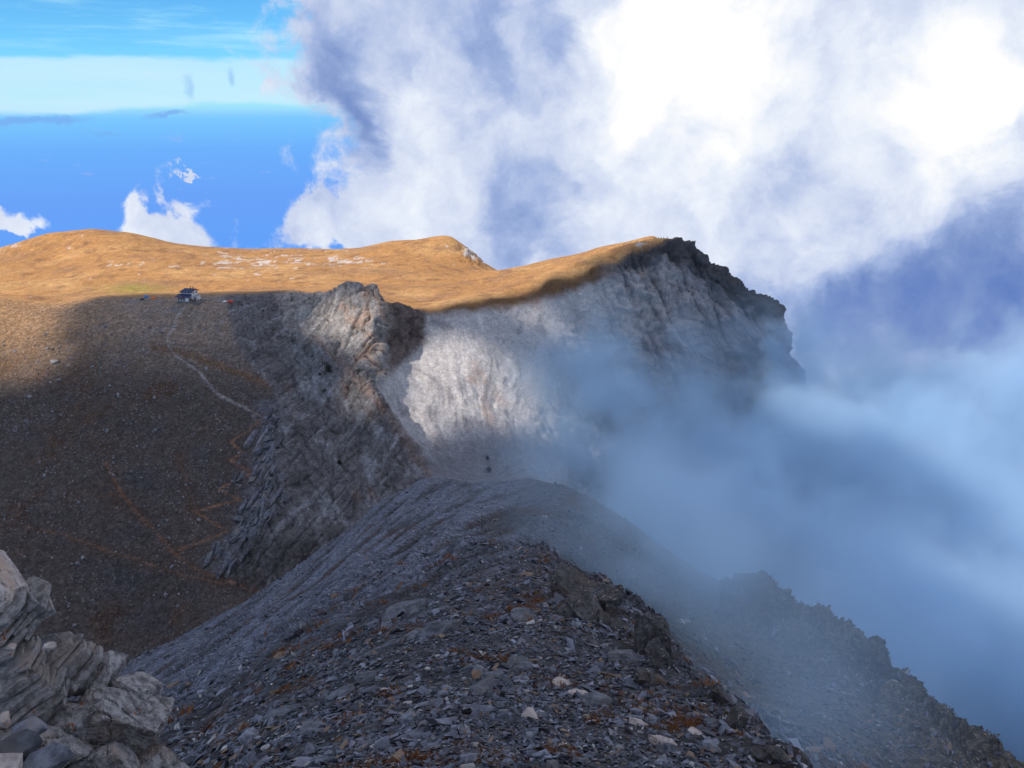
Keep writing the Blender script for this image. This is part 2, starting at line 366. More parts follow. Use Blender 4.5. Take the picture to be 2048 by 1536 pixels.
# right edge: crags
spur = np.exp(-((V_ - poly_y(U_, [(1460, 1185), (1500, 1170), (1545, 1220), (1600, 1230), (1740, 1315), (1755, 1375), (1960, 1510)])) / 60) ** 2) * (U_ > 1440) * (Yf > 80) * (Yf < 150)
disp += spur * 5.5 * detail(F, 11.0, 0.3, 0.60, 0.7, 4.0, spur > 0.01)
edg = np.exp(-((U_ - poly_x(V_, [(1050, 1120), (1150, 1150), (1215, 1190), (1285, 1260), (1330, 1320), (1395, 1370), (1475, 1435), (1590, 1536), (1700, 1640)])) / 34.0) ** 2) * (Yf < 72) * (V_ > 1100)
disp += edg * 1.1 * (np.abs(detail(F, 3.2, 0.06, 0.62, 0.3, 57.0, edg > 0.01)) + 0.2) * np.clip(Yf / 40, 0.4, 1.2)
# grass
disp += sF * 1.2 * detail(F, 40.0, 1.0, 0.42, 0.0, 9.0, sF > 0.01)
hump = np.exp(-((U_ - 945) / 40) ** 2 - ((V_ - 510) / 30) ** 2) * (Yf > 790)
disp += hump * 6.0 * detail(F, 24.0, 2.0, 0.55, 0.7, 5.0, hump > 0.01)
# shoulder
disp += sS * 0.9 * detail(F, 26.0, 0.5, 0.6, 0.2, 12.0, sS > 0.01)
# gully face and rib: dipping strata and gullies
Gs = F.copy()
st_n = np.array((0.62, -0.35, 0.70)); st_n /= np.linalg.norm(st_n)
g1 = P(740, 960, 360) - P(580, 640, 478); g1 /= np.linalg.norm(g1)
g2 = P(800, 880, 378) - P(560, 850, 393); g2 -= g1 * np.dot(g1, g2); g2 /= np.linalg.norm(g2)
across = F @ st_n
Gq = np.stack([(F @ g1) * 0.28, (F @ g2) * 1.15, (F @ np.cross(g1, g2)) * 0.6], 1).astype(np.float32)
g = detail(Gq, 22.0, 0.5, 0.64, 0.6, 21.0, sG > 0.01)
disp += sG * 2.5 * g
nfc = np.cross(g1, g2); bd = np.array((0.45, 0.75, 0.40)); bd -= nfc * np.dot(bd, nfc); bd /= np.linalg.norm(bd); be = np.cross(nfc, bd)
bc = F @ be
saw = np.mod(bc / 6.0 + 0.5 * fbm(F, 30, 3, seed=2.0, sel=kG), 1.0)
disp += sG * (2.4 * (saw - 0.5)) * np.clip(0.5 + fbm(F, 20, 3, seed=6, sel=kG), 0, 1)
# pinnacle: bigger blocks
pq = np.stack([F[:, 0] * 0.9 + F[:, 2] * 0.5, F[:, 1] * 0.8, F[:, 2] * 0.7 - F[:, 0] * 0.5], 1).astype(np.float32)
disp += sP * 2.2 * detail(pq, 20.0, 0.5, 0.62, 0.6, 33.0, sP > 0.01)
def ledges(p, lam, k, seed, sel):
    n = fbm(p, lam, 4, 0.55, seed, sel=sel) * k; f = np.floor(n); return (f + sstep(n - f, 0.0, 0.3)) / k
lg = ledges(np.stack([F[:, 0], F[:, 1], F[:, 2] * 1.6], 1).astype(np.float32), 16, 7, 141, kG | kP | kC)
disp += (sG * 1.6 + sP * 3.0) * lg
# cirque: smooth scree low left, fluted cliff to the right and top
cl = sstep(U_ + 0.25 * (V_ - 620), 1080, 1300)
fl = np.stack([F[:, 0] * 1.0 + F[:, 2] * 0.30, F[:, 1] * 1.0, F[:, 2] * 0.16], 1).astype(np.float32)
low = sstep(V_, 1050, 900)
disp += sC * (0.7 + 2.4 * cl) * detail(fl, 22.0, 0.5, 0.62, 0.75, 41.0, sC > 0.01)
disp += sC * cl * low * 7.0 * detail(fl, 48.0, 1.0, 0.58, 0.9, 47.0, sC > 0.01)
disp += sC * cl * 9.0 * lg
bx, by = P(985, 965, 372)[:2]
brr = np.hypot(F[:, 0] - bx, F[:, 1] - by)
bth = np.arctan2(F[:, 0] - bx, F[:, 1] - by) + 0.16 * fbm(F, 60, 2, 0.5, 163, sel=kC) + 0.02 * fbm(F, 9, 2, 0.6, 167, sel=kC)
fan = np.stack([bth * 28.0, brr * 0.10, F[:, 2] * 0.03], 1).astype(np.float32)
fan_n = 0.6 * fbm(fan, 5.0, 5, 0.66, 151, sel=kC) + 0.6 * fbm(np.stack([bth * 95.0, brr * 0.22, F[:, 2] * 0.05], 1).astype(np.float32), 5.0, 4, 0.66, 157, sel=kC)
disp += sC * (1 - cl) * (1.4 * fan_n + 0.7 * lg + 0.5 * detail(F, 12.0, 0.5, 0.66, 0.3, 83.0, kC))
disp += sC * 0.4 * detail(F, 6.0, 0.5, 0.6, 0.2, 44.0, sC > 0.01)
def groove(p, lam, w, seed, sel):
    i = np.where(sel)[0]; o = np.zeros(len(p), np.float32)
    q_ = p[i] / lam; g_ = np.abs(perlin(q_ + seed) + 0.35 * perlin(q_ * 2.3 + seed + 9)); o[i] = sstep(g_, w, 0.0); return o
hx = F[:, 0] * 0.95 + F[:, 1] * 0.30 + F[:, 2] * 0.30
cq = np.stack([hx, F[:, 1] * 0.12, F[:, 2] * 0.13], 1).astype(np.float32)
crk = groove(cq, 17.0, 0.16, 3.0, kC & (cl > 0.05)); crk2 = groove(cq, 7.5, 0.14, 13.0, kC & (cl > 0.05))
brk = sstep(fbm(F, 34, 3, 0.55, 191, sel=kC), -0.15, 0.25)
disp -= sC * cl * low * (5.5 * crk * (0.25 + 0.75 * brk) + 3.2 * crk2 * (1 - 0.7 * brk))
bed = groove(np.stack([across * 0 + F[:, 2] * 0.9 + F[:, 0] * 0.35, F[:, 0] * 0.10, F[:, 1] * 0.10], 1).astype(np.float32), 11.0, 0.12, 73.0, kC & (cl > 0.05)); disp -= sC * cl * 2.6 * bed
disp += sC * cl * 1.5 * detail(F, 9.0, 0.5, 0.74, 0.3, 77.0, kC)
gk = groove(Gq.astype(np.float32), 6.5, 0.13, 23.0, kG); disp -= sG * 1.1 * gk
gs_ = groove(np.stack([bc * 1.0, (F @ bd) * 0.12, F[:, 2] * 0.05], 1).astype(np.float32), 9.0, 0.12, 43.0, kG | kP); disp -= (sG * 1.2 + sP * 2.2) * gs_
disp -= sP * 3.0 * groove(pq, 11.0, 0.11, 63.0, kP)
hide = sstep(np.abs(V_ - poly_y(U_, [(0, 603), (480, 592), (600, 586)])), 4, 20)
disp *= np.where((U_ < 560) & (Yf > 470) & (Yf < 530), np.clip(hide, 0.12, 1), 1)
F2 = F + Nf * disp[:, None]
V2 = F2.reshape(NC, NR, 3)
N2 = grid_normals(V2)
if N2[NC // 2, 100, 2] < 0: N2 = -N2
def ground(u, v, Ymin=0, Ymax=9999):
    """point of the built terrain seen at a photo pixel"""
    m = (Yf > Ymin) & (Yf < Ymax)
    idx = np.where(m)[0]
    uu, vv = to_px(F2[idx]); d = (uu - u) ** 2 + (vv - v) ** 2
    k = idx[np.argsort(d)[:3]]
    return F2[k].mean(0), N2.reshape(-1, 3)[k].mean(0)

# ---- colour of the ground (linear albedo), some shade painted in
def lerp(c, d, t): return c * (1 - t[:, None]) + np.asarray(d, np.float32)[None] * t[:, None]
n_a = fbm(F, 60, 3, 0.55, 5.5, sel=kF | kS); n_b = fbm(F, 14, 4, 0.6, 8.5); n_c = fbm(F, 3.0, 4, 0.6, 2.5)
C = np.zeros((len(F), 3), np.float32)
# far grass
far = np.tile(np.array((0.42, 0.212, 0.082), np.float32), (len(F), 1))
far = lerp(far, (0.50, 0.28, 0.118), sstep(n_a, -0.1, 0.5))
far = lerp(far, (0.25, 0.125, 0.060), sstep(n_b, 0.0, 0.45) * 0.9)
far = lerp(far, (0.30, 0.20, 0.125), sstep(n_c + 0.5 * n_b, 0.25, 0.6) * 0.5)
ln = fbm(np.stack([F[:, 0] / 60, F[:, 1] / 40, F[:, 2] / 2.2], 1), 1.0, 1, sel=kF)
far = lerp(far, (0.30, 0.165, 0.09), sstep(ln, 0.15, 0.5) * 0.5)
rockp = fbm(np.stack([F[:, 0] / 30, F[:, 1] / 30, F[:, 2] / 6], 1), 0.55, 5, 0.70, 61.0, sel=kF)
win = np.exp(-((U_ - 500) / 170) ** 2 - ((V_ - 522) / 22) ** 2) + 0.9 * np.exp(-((U_ - 690) / 70) ** 2 - ((V_ - 523) / 12) ** 2) + 0.7 * np.exp(-((U_ - 240) / 40) ** 2 - ((V_ - 525) / 10) ** 2) \
    + 1.4 * np.exp(-((U_ - 945) / 38) ** 2 - ((V_ - 508) / 24) ** 2) + 1.0 * np.exp(-((U_ - 1300) / 45) ** 2 - ((V_ - 488) / 10) ** 2) + 0.7 * np.exp(-((U_ - 20) / 60) ** 2 - ((V_ - 495) / 16) ** 2)
far = lerp(far, (0.55, 0.47, 0.43), sstep(rockp + 0.36 * win, 0.40, 0.52))
far = lerp(far, (0.26, 0.22, 0.05), np.exp(-((U_ - 270) / 60) ** 2 - ((V_ - 577) / 11) ** 2) * 0.75)
# shoulder
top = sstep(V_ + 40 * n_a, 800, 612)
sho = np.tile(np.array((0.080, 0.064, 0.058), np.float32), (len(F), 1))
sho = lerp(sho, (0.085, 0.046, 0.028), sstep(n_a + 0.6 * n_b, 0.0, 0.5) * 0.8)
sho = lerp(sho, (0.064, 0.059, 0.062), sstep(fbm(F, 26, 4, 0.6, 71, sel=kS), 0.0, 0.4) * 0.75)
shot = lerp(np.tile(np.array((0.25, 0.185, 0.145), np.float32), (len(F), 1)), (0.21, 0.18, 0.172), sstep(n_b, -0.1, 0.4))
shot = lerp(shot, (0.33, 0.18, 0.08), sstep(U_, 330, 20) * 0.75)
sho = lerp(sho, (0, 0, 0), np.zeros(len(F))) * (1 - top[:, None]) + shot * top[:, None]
sho = lerp(sho, (0.15, 0.075, 0.035), np.exp(-((V_ - poly_y(U_, [(250, 690), (350, 700), (450, 735), (540, 770)])) / 9) ** 2) * (U_ > 300) * 0.6)
sho = lerp(sho, (0.30, 0.28, 0.29), sstep(n_c + 0.25 * n_b, 0.42, 0.62) * 0.6)
bq = np.stack([bc, (F @ bd) * 0.10, F[:, 2] * 0.03], 1).astype(np.float32)
# gully face
gul = np.tile(np.array((0.150, 0.138, 0.140), np.float32), (len(F), 1))
gul = lerp(gul, (0.090, 0.080, 0.082), sstep(n_b, 0.0, 0.5))
gul = lerp(gul, (0.25, 0.245, 0.26), sstep(fbm(Gq, 9, 4, 0.6, 77, sel=kG), 0.05, 0.40))
gul = lerp(gul, (0.27, 0.265, 0.285), sstep(fbm(bq, 5, 4, 0.65, 173, sel=kG), 0.08, 0.40) * 0.8)
gul = lerp(gul, (0.07, 0.062, 0.062), sstep(fbm(Gq, 5, 4, 0.65, 79, sel=kG), 0.15, 0.45) * 0.8)
gul = lerp(gul, (0.24, 0.125, 0.085), sstep(fbm(Gq, 16, 4, 0.6, 83, sel=kG), 0.30, 0.55) * 0.4)
gul = lerp(gul, (0.26, 0.15, 0.11), np.exp(-((U_ - edgeU) / 12) ** 2) * 0.35)
gul = lerp(gul, (0.075, 0.065, 0.062), sstep(V_, 1020, 1120) * 0.7)
bandu = poly_x(V_, [(548, 820), (535, 930), (520, 1010), (500, 1050), (445, 1125)])
gb = np.exp(-((U_ - bandu + 8) / 30) ** 2) * (V_ > 800) * (V_ < 1150)
rock_b = np.array((0.135, 0.135, 0.158))
# pinnacle
pinc = np.tile(np.array((0.30, 0.27, 0.255), np.float32), (len(F), 1))
pinc = lerp(pinc, (0.36, 0.225, 0.155), sstep(fbm(pq, 12, 4, 0.6, 87, sel=kP) + 0.5 * np.exp(-((U_ - 745) / 40) ** 2), 0.25, 0.6) * 0.7)
pinc = lerp(pinc, (0.14, 0.105, 0.095), sstep(U_, 765, 790))  # right face made darker in colour, its shade painted in
# cirque
cir = np.tile(np.array((0.45, 0.42, 0.42), np.float32), (len(F), 1))
cir = lerp(cir, (0.21, 0.20, 0.215), sstep(fan_n + 0.35 * n_b, 0.02, 0.40) * (1 - cl) * 0.85)
cir = lerp(cir, (0.62, 0.59, 0.58), sstep(fan_n, -0.08, -0.36) * (1 - cl) * 0.85)
cir = lerp(cir, (0.22, 0.205, 0.225), sstep(fbm(fl, 16, 5, 0.6, 91, sel=kC), 0.0, 0.4) * cl)
cir = lerp(cir, (0.15, 0.14, 0.155), sstep(fbm(cq, 8, 4, 0.6, 181, sel=kC), 0.05, 0.40) * cl * 0.8)
cir = lerp(cir, (0.50, 0.47, 0.47), sstep(fbm(fl, 9, 4, 0.6, 95, sel=kC), 0.15, 0.5) * 0.7 * cl)
cir = lerp(cir, (0.42, 0.28, 0.20), sstep(fbm(F, 26, 4, 0.6, 97, sel=kC), 0.20, 0.55) * 0.5)
cir = lerp(cir, (0.16, 0.155, 0.175), sstep(V_ + 0.28 * (U_ - 900) + 40 * n_b, 830, 930) * sstep(U_, 1130, 990) * 0.85)  # lower bowl: darker grey scree with its shade put into the colour
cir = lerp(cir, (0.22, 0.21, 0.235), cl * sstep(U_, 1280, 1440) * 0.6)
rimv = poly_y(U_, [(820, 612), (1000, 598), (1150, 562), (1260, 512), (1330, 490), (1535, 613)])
cir = lerp(cir, (0.16, 0.085, 0.04), sstep(V_ + 14 * n_b, rimv + 34, rimv + 8) * sstep(U_, 1270, 1180))  # dark brown band under the rim, shade painted over the grass
cir = lerp(cir, (0.085, 0.08, 0.085), sstep(V_ + 16 * n_b, rimv + 50, rimv + 15) * sstep(U_, 1180, 1270))  # dark summit front, cloud shade painted into the rock colour
# ridge
stk = fbm(np.stack([F[:, 0] * 0.30 + F[:, 2] * 0.30, F[:, 1] * 0.035, F[:, 2] * 0.02], 1), 1.0, 5, 0.6, 101, sel=kR)
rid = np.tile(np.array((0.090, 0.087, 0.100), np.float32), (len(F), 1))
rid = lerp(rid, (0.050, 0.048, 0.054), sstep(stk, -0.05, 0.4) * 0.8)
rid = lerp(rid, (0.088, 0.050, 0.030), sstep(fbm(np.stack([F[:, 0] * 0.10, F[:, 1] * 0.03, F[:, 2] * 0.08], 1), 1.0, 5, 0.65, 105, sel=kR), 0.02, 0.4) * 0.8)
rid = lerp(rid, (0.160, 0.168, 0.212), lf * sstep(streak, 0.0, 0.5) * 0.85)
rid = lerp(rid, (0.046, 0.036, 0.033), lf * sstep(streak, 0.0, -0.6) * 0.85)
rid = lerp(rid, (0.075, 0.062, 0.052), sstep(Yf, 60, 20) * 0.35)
rid = lerp(rid, (0.13, 0.105, 0.07), sstep(U_ - 0.4 * (V_ - 1100), 1180, 1350) * sstep(Yf, 50, 90) * 0.6)
rid = lerp(rid, (0.17, 0.17, 0.19), sstep(n_c, 0.35, 0.6) * 0.5)
tot = sR + sF + sP + sC + sG + sS + 1e-6
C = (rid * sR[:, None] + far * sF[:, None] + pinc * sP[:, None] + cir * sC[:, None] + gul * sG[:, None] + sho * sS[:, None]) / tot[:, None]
C = lerp(C, rock_b, gb * np.clip(0.6 + 1.2 * n_b, 0, 1))
# trails trodden into the shoulder (photo pixels, half-width in pixels, colour)
TR = [([(372,612),(352,635),(350,648),(334,672),(336,690),(352,712),(378,730),(400,745),(415,765),(430,785),(470,806),(520,832)], 1.7, (0.27, 0.24, 0.23)),
      ([(415,765),(440,795),(500,822)], 1.4, (0.19, 0.165, 0.16)),
      ([(520,840),(490,866),(462,884),(484,905),(460,921),(505,945),(468,964),(438,980),(482,1000),(388,1023),(455,1062),(358,1100)], 1.8, (0.20, 0.105, 0.066)),
      ([(210,925),(242,985),(270,1020),(300,1050),(330,1085),(350,1108),(385,1135),(440,1158),(490,1175),(520,1188)], 2.4, (0.155, 0.082, 0.052)),
      ([(0,1040),(60,1055),(130,1070),(180,1090),(250,1112),(310,1133),(370,1150),(440,1165)], 1.7, (0.145, 0.08, 0.054)),
      ([(360,915),(368,950),(384,1005),(388,1023)], 2.0, (0.10, 0.058, 0.04))]
path_m = np.zeros(len(F), np.float32); halo = np.zeros(len(F), np.float32)
idx = np.where((Z_SHO | Z_GUL) & (V_ > 590) & (V_ < 1230) & (U_ > -40) & (U_ < 620))[0]
pu, pv = U_[idx], V_[idx]
jit = 2.5 * fbm(F[idx], 6, 2, seed=55)
for pts, hw, c in TR:
    dmin = np.full(len(idx), 1e9)
    for (x0, y0), (x1, y1) in zip(pts[:-1], pts[1:]):
        dx, dy = x1 - x0, y1 - y0; L2 = dx * dx + dy * dy
        k = np.clip(((pu - x0) * dx + (pv - y0) * dy) / L2, 0, 1)
        dmin = np.minimum(dmin, np.hypot(pu - x0 - k * dx, pv - y0 - k * dy) + jit)
    m = sstep(dmin, hw + 1.6, hw - 1.2); h = sstep(dmin, 26, 2) * (0.45 if c[0] > c[2] * 1.5 else 0.1)
    h = h * np.clip(0.6 + n_b[idx] + n_c[idx], 0, 1)
    C[idx] = lerp(C[idx], (0.085, 0.048, 0.032), h)
    C[idx] = lerp(C[idx], c, m * np.clip(0.85 + 0.5 * n_c[idx], 0.4, 1))
    path_m[idx] = np.maximum(path_m[idx], m)
n_d = fbm(F, 2.2, 2, 0.7, 171, sel=(Rf > 60))
C *= np.clip(1 + 0.18 * n_c + (0.35 * n_d + 0.3 * n_c) * (sG + sP + 0.25 * sC + 0.4 * sS), 0.35, 1.9)[:, None]
C = np.clip(C, 0.01, 0.8)

# ------------------------------------------------------------------ materials
def ground_mat(name, scale, spk=0.0, spk_scale=1.0, bump=0.5, dist=0.3, contrast=0.5, chips=(), chip_amt=0.5):
    m = bpy.data.materials.new(name); m.use_nodes = True; t = NT(m.node_tree)
    b = m.node_tree.nodes['Principled BSDF']; b.inputs['Roughness'].default_value = 0.95; b.inputs['Specular IOR Level'].default_value = 0.15
    pos = t.new('ShaderNodeNewGeometry').outputs['Position']
    at = t.new('ShaderNodeAttribute'); at.attribute_name = 'Col'
    n1 = t.noise(pos, scale, 6.0, 0.68); n2 = t.noise(pos, scale * 0.17, 4.0, 0.6)
    f = t.m('ADD', t.m('MULTIPLY', t.m('SUBTRACT', n1, 0.5), contrast * 4), t.m('MULTIPLY_ADD', t.m('SUBTRACT', n2, 0.5), contrast * 1.2, 1.0))
    f = t.m('MAXIMUM', f, 0.25)
    c = t.vm('SCALE', at.outputs['Color'], f)
    for k, cs in enumerate(chips):      # broken pieces: every chip has its own grey
        vo = t.new('ShaderNodeTexVoronoi'); wv = t.vm('ADD', pos, t.vm('SCALE', t.noise(pos, cs * 1.3, 2.0, 0.5, 0.0, col=True), 0.55 / cs))
        t.put(vo.inputs['Vector'], t.vm('MULTIPLY', wv, (1.0, 0.8, 1.5))); vo.inputs['Scale'].default_value = cs
        sc = t.new('ShaderNodeSeparateColor'); t.l.new(vo.outputs['Color'], sc.inputs[0])
        c = t.vm('SCALE', c, t.m('MULTIPLY_ADD', t.m('POWER', sc.outputs[0], 1.5), chip_amt * 2.0, 1.0 - chip_amt * 0.8))
    if spk:
        vo = t.new('ShaderNodeTexVoronoi'); t.put(vo.inputs['Vector'], pos); vo.inputs['Scale'].default_value = spk_scale
        s = t.m('MULTIPLY', t.ss(vo.outputs['Distance'], 0.26, 0.16), t.ss(t.noise(pos, spk_scale * 0.08, 2.0), 0.44, 0.66))
        rnd = t.new('ShaderNodeSeparateColor'); t.l.new(vo.outputs['Color'], rnd.inputs[0])
        s = t.m('MULTIPLY', s, t.m('MULTIPLY', t.ss(rnd.outputs[0], 0.45, 0.6), spk))
        c = t.mix(s, c, (0.36, 0.34, 0.36, 1))
    t.l.new(c, b.inputs['Base Color'])
    bp = t.new('ShaderNodeBump'); bp.inputs['Strength'].default_value = bump; bp.inputs['Distance'].default_value = dist
    t.l.new(n1, bp.inputs['Height']); t.l.new(bp.outputs[0], b.inputs['Normal'])
    return m
M_RIDGE = ground_mat('ridge scree', 2.6, 0.0, 1.0, 1.0, 0.35, 0.6, (1.3, 4.5), 0.42)
M_SHO = ground_mat('shoulder scree', 1.1, 0.6, 0.55, 0.9, 0.6, 0.6, (0.9,), 0.3)
M_ROCK = ground_mat('limestone', 0.9, 0.0, 1.0, 1.0, 0.9, 0.42, (0.9,), 0.22)
M_BOWL = ground_mat('pale scree', 1.3, 0.0, 1.0, 1.0, 0.8, 0.42, (1.0,), 0.14)
M_GRASS = ground_mat('dry grass', 0.6, 0.3, 0.22, 0.6, 0.8, 0.36, (0.30,), 0.12)

# ------------------------------------------------------------------ terrain objects cut from the one surface
vid = np.arange(NC * NR).reshape(NC, NR)
qa = np.stack([vid[:-1, :-1], vid[1:, :-1], vid[1:, 1:], vid[:-1, 1:]], -1).reshape(-1, 4)
zone = np.zeros(len(F), np.int8)
for k, m in enumerate((Z_RIDGE, Z_FAR, Z_PIN, Z_CIRQ, Z_GUL, Z_SHO)): zone[m] = k
fz = zone[qa[:, 0]]
fz = np.where((path_m[qa].mean(1) > 0.5) & ((fz == 5) | (fz == 4)), 6, fz)
fz = np.where((fz == 3) & (U_[qa[:, 0]] > 1060) & (cl[qa[:, 0]] > 0.5), 7, fz)
fz = np.where((fz == 1) & (U_[qa[:, 0]] < 990) & (Yf[qa[:, 0]] > poly_y(U_[qa[:, 0]], [(0, 690), (250, 650), (700, 650), (990, 740)])), 8, fz)
Nall = N2.reshape(-1, 3)
flip = np.dot(np.cross(F2[qa[len(qa)//2, 1]] - F2[qa[len(qa)//2, 0]], F2[qa[len(qa)//2, 3]] - F2[qa[len(qa)//2, 0]]), Nall[qa[len(qa)//2, 0]]) < 0
if flip: qa = qa[:, ::-1]
def mesh_np(name, verts, faces, n=4):
    me = bpy.data.meshes.new(name)
    me.vertices.add(len(verts)); me.vertices.foreach_set('co', np.ascontiguousarray(verts, np.float32).ravel())
    me.loops.add(len(faces) * n); me.loops.foreach_set('vertex_index', np.ascontiguousarray(faces, np.int32).ravel())
    me.polygons.add(len(faces)); me.polygons.foreach_set('loop_start', np.arange(0, len(faces) * n, n, dtype=np.int32))
    me.polygons.foreach_set('use_smooth', np.zeros(len(faces), bool))
    me.update(calc_edges=True); me.validate()
    return me
def set_col(me, cols):
    a = me.attributes.new('Col', 'FLOAT_COLOR', 'POINT')
    a.data.foreach_set('color', np.concatenate([cols, np.ones((len(cols), 1))], 1).astype(np.float32).ravel())
def obj(name, me, mat=None, parent=None):
    o = bpy.data.objects.new(name, me); COL.objects.link(o)
    if mat is not None and me is not None and not me.materials: me.materials.append(mat)
    if parent is not None: o.parent = parent
    return o
def tag(o, label=None, cat=None, group=None, kind=None):
    for k, v in (('label', label), ('category', cat), ('group', group), ('kind', kind)):
        if v: o[k] = v
    return o
for k, (nm, mat) in enumerate([('ridge', M_RIDGE), ('grass_plateau', M_GRASS), ('rock_pinnacle', M_ROCK), ('scree_bowl', M_BOWL), ('gully_slope', M_ROCK), ('scree_slope', M_SHO), ('path', M_SHO), ('cliff', M_BOWL), ('grass_hills', M_GRASS)]):
    fq = qa[fz == k]
    if len(fq) == 0: continue
    used, inv = np.unique(fq, return_inverse=True)
    me = mesh_np(nm, F2[used], inv.reshape(-1, 4)); set_col(me, C[used])
    me.polygons.foreach_set('use_smooth', np.ones(len(fq), bool))
    o = obj(nm, me, mat); o['kind'] = 'structure'

# ------------------------------------------------------------------ unseen cloud deck, added with outline and holes shaped to throw the wanted shade
DECK_H = 1500.0; Z0 = -120.0
def q_of(p): return np.array((p[0] - SUN[0] / SUN[2] * (p[2] - Z0), p[1] - SUN[1] / SUN[2] * (p[2] - Z0)))
shade_poly = [q_of(P(*c)) for c in [(-150, 640, 470), (90, 655, 478), (110, 700, 458), (140, 640, 500), (230, 606, 530), (380, 597, 545), (480, 592, 550), (600, 590, 545), (680, 572, 500), (770, 590, 500), (815, 614, 520), (900, 606, 524), (1000, 594, 540),
                                   (1100, 566, 566), (1180, 540, 592), (1250, 514, 618), (1310, 492, 628)]]
shade_poly = [np.array((-900, 455))] + shade_poly + [np.array(c) for c in [(330, 700), (700, 900), (1500, 900), (1500, -500), (-900, -500)]]
holes = [(P(5, 715, 452), 34, 28, 0.2), (P(905, 735, 462), 36, 27, 0.6), (P(960, 790, 452), 32, 20, 0.5), (P(1070, 830, 455), 34, 15, 0.4), (P(700, 650, 462), 22, 16, 0.0), (P(825, 850, 425), 16, 12, 0.5), (P(1085, 640, 525), 12, 9, 0.5), (P(-40, 655, 472), 38, 22, 0.1)]
def build_deck():
    st = 8.0
    pts = np.array(shade_poly)
    gx = np.arange(-900, 1500, st); gy = np.arange(-500, 960, st)
    X, Y = np.meshgrid(gx, gy, indexing='ij'); S = X.shape
    x, y = X.ravel(), Y.ravel()
    inside = np.zeros(len(x), bool); dist = np.full(len(x), 1e9)
    for (x0, y0), (x1, y1) in zip(pts, np.roll(pts, -1, 0)):
        c = ((y0 > y) != (y1 > y)) & (x < (x1 - x0) * (y - y0) / (y1 - y0 + 1e-9) + x0); inside ^= c
        dx, dy = x1 - x0, y1 - y0; k = np.clip(((x - x0) * dx + (y - y0) * dy) / (dx * dx + dy * dy + 1e-9), 0, 1)
        dist = np.minimum(dist, np.hypot(x - x0 - k * dx, y - y0 - k * dy))
    sdv = np.where(inside, dist, -dist)
    for p, a, b, rot in holes:
        qx, qy = q_of(p); c, s_ = math.cos(rot), math.sin(rot)
        lx, ly = (x - qx) * c + (y - qy) * s_, -(x - qx) * s_ + (y - qy) * c
        e = np.sqrt((lx / a) ** 2 + (ly / b) ** 2)
        sdv = np.minimum(sdv, (e - 1) * min(a, b))
    nz = fbm(np.stack([x, y, x * 0], 1), 60, 4, 0.55, 13)
    sdv = sdv + 7 * nz
    gap = fbm(np.stack([x, y, x * 0 + 40], 1), 130, 3, 0.5, 29) * 90 + np.interp(x, [40, 120, 260], [50, 0, -26])
    sdv = np.where((x > 30) & (y < 485) & (y > 215), np.minimum(sdv, gap), np.where((x > 260) & (y < 700), np.minimum(sdv, gap + 10), sdv))
    T = np.clip(sdv, 0, 60) ** 0.75 * 1.5
    off = SUN[:2] / SUN[2] * (DECK_H - Z0)
    top = np.stack([x + off[0], y + off[1], DECK_H + T * (1 + 0.5 * nz)], 1); bot = np.stack([x + off[0], y + off[1], DECK_H - 0.4 * T], 1)
    ii = np.arange(len(x)).reshape(S)
    f = np.stack([ii[:-1, :-1], ii[1:, :-1], ii[1:, 1:], ii[:-1, 1:]], -1).reshape(-1, 4)
    f = f[(sdv[f] > 0).sum(1) >= 3]
    v = np.concatenate([top, bot]); fa = np.concatenate([f, f[:, ::-1] + len(x)])
    used, inv = np.unique(fa, return_inverse=True)
    me = mesh_np('shade_cloud_deck', v[used], inv.reshape(-1, 4)); me.polygons.foreach_set('use_smooth', np.ones(len(fa), bool))
    m = bpy.data.materials.new('cloud'); m.use_nodes = True
    b = m.node_tree.nodes['Principled BSDF']; b.inputs['Base Color'].default_value = (0.85, 0.87, 0.9, 1); b.inputs['Roughness'].default_value = 1
    o = obj('shade_cloud_deck', me, m); o['kind'] = 'structure'
build_deck()

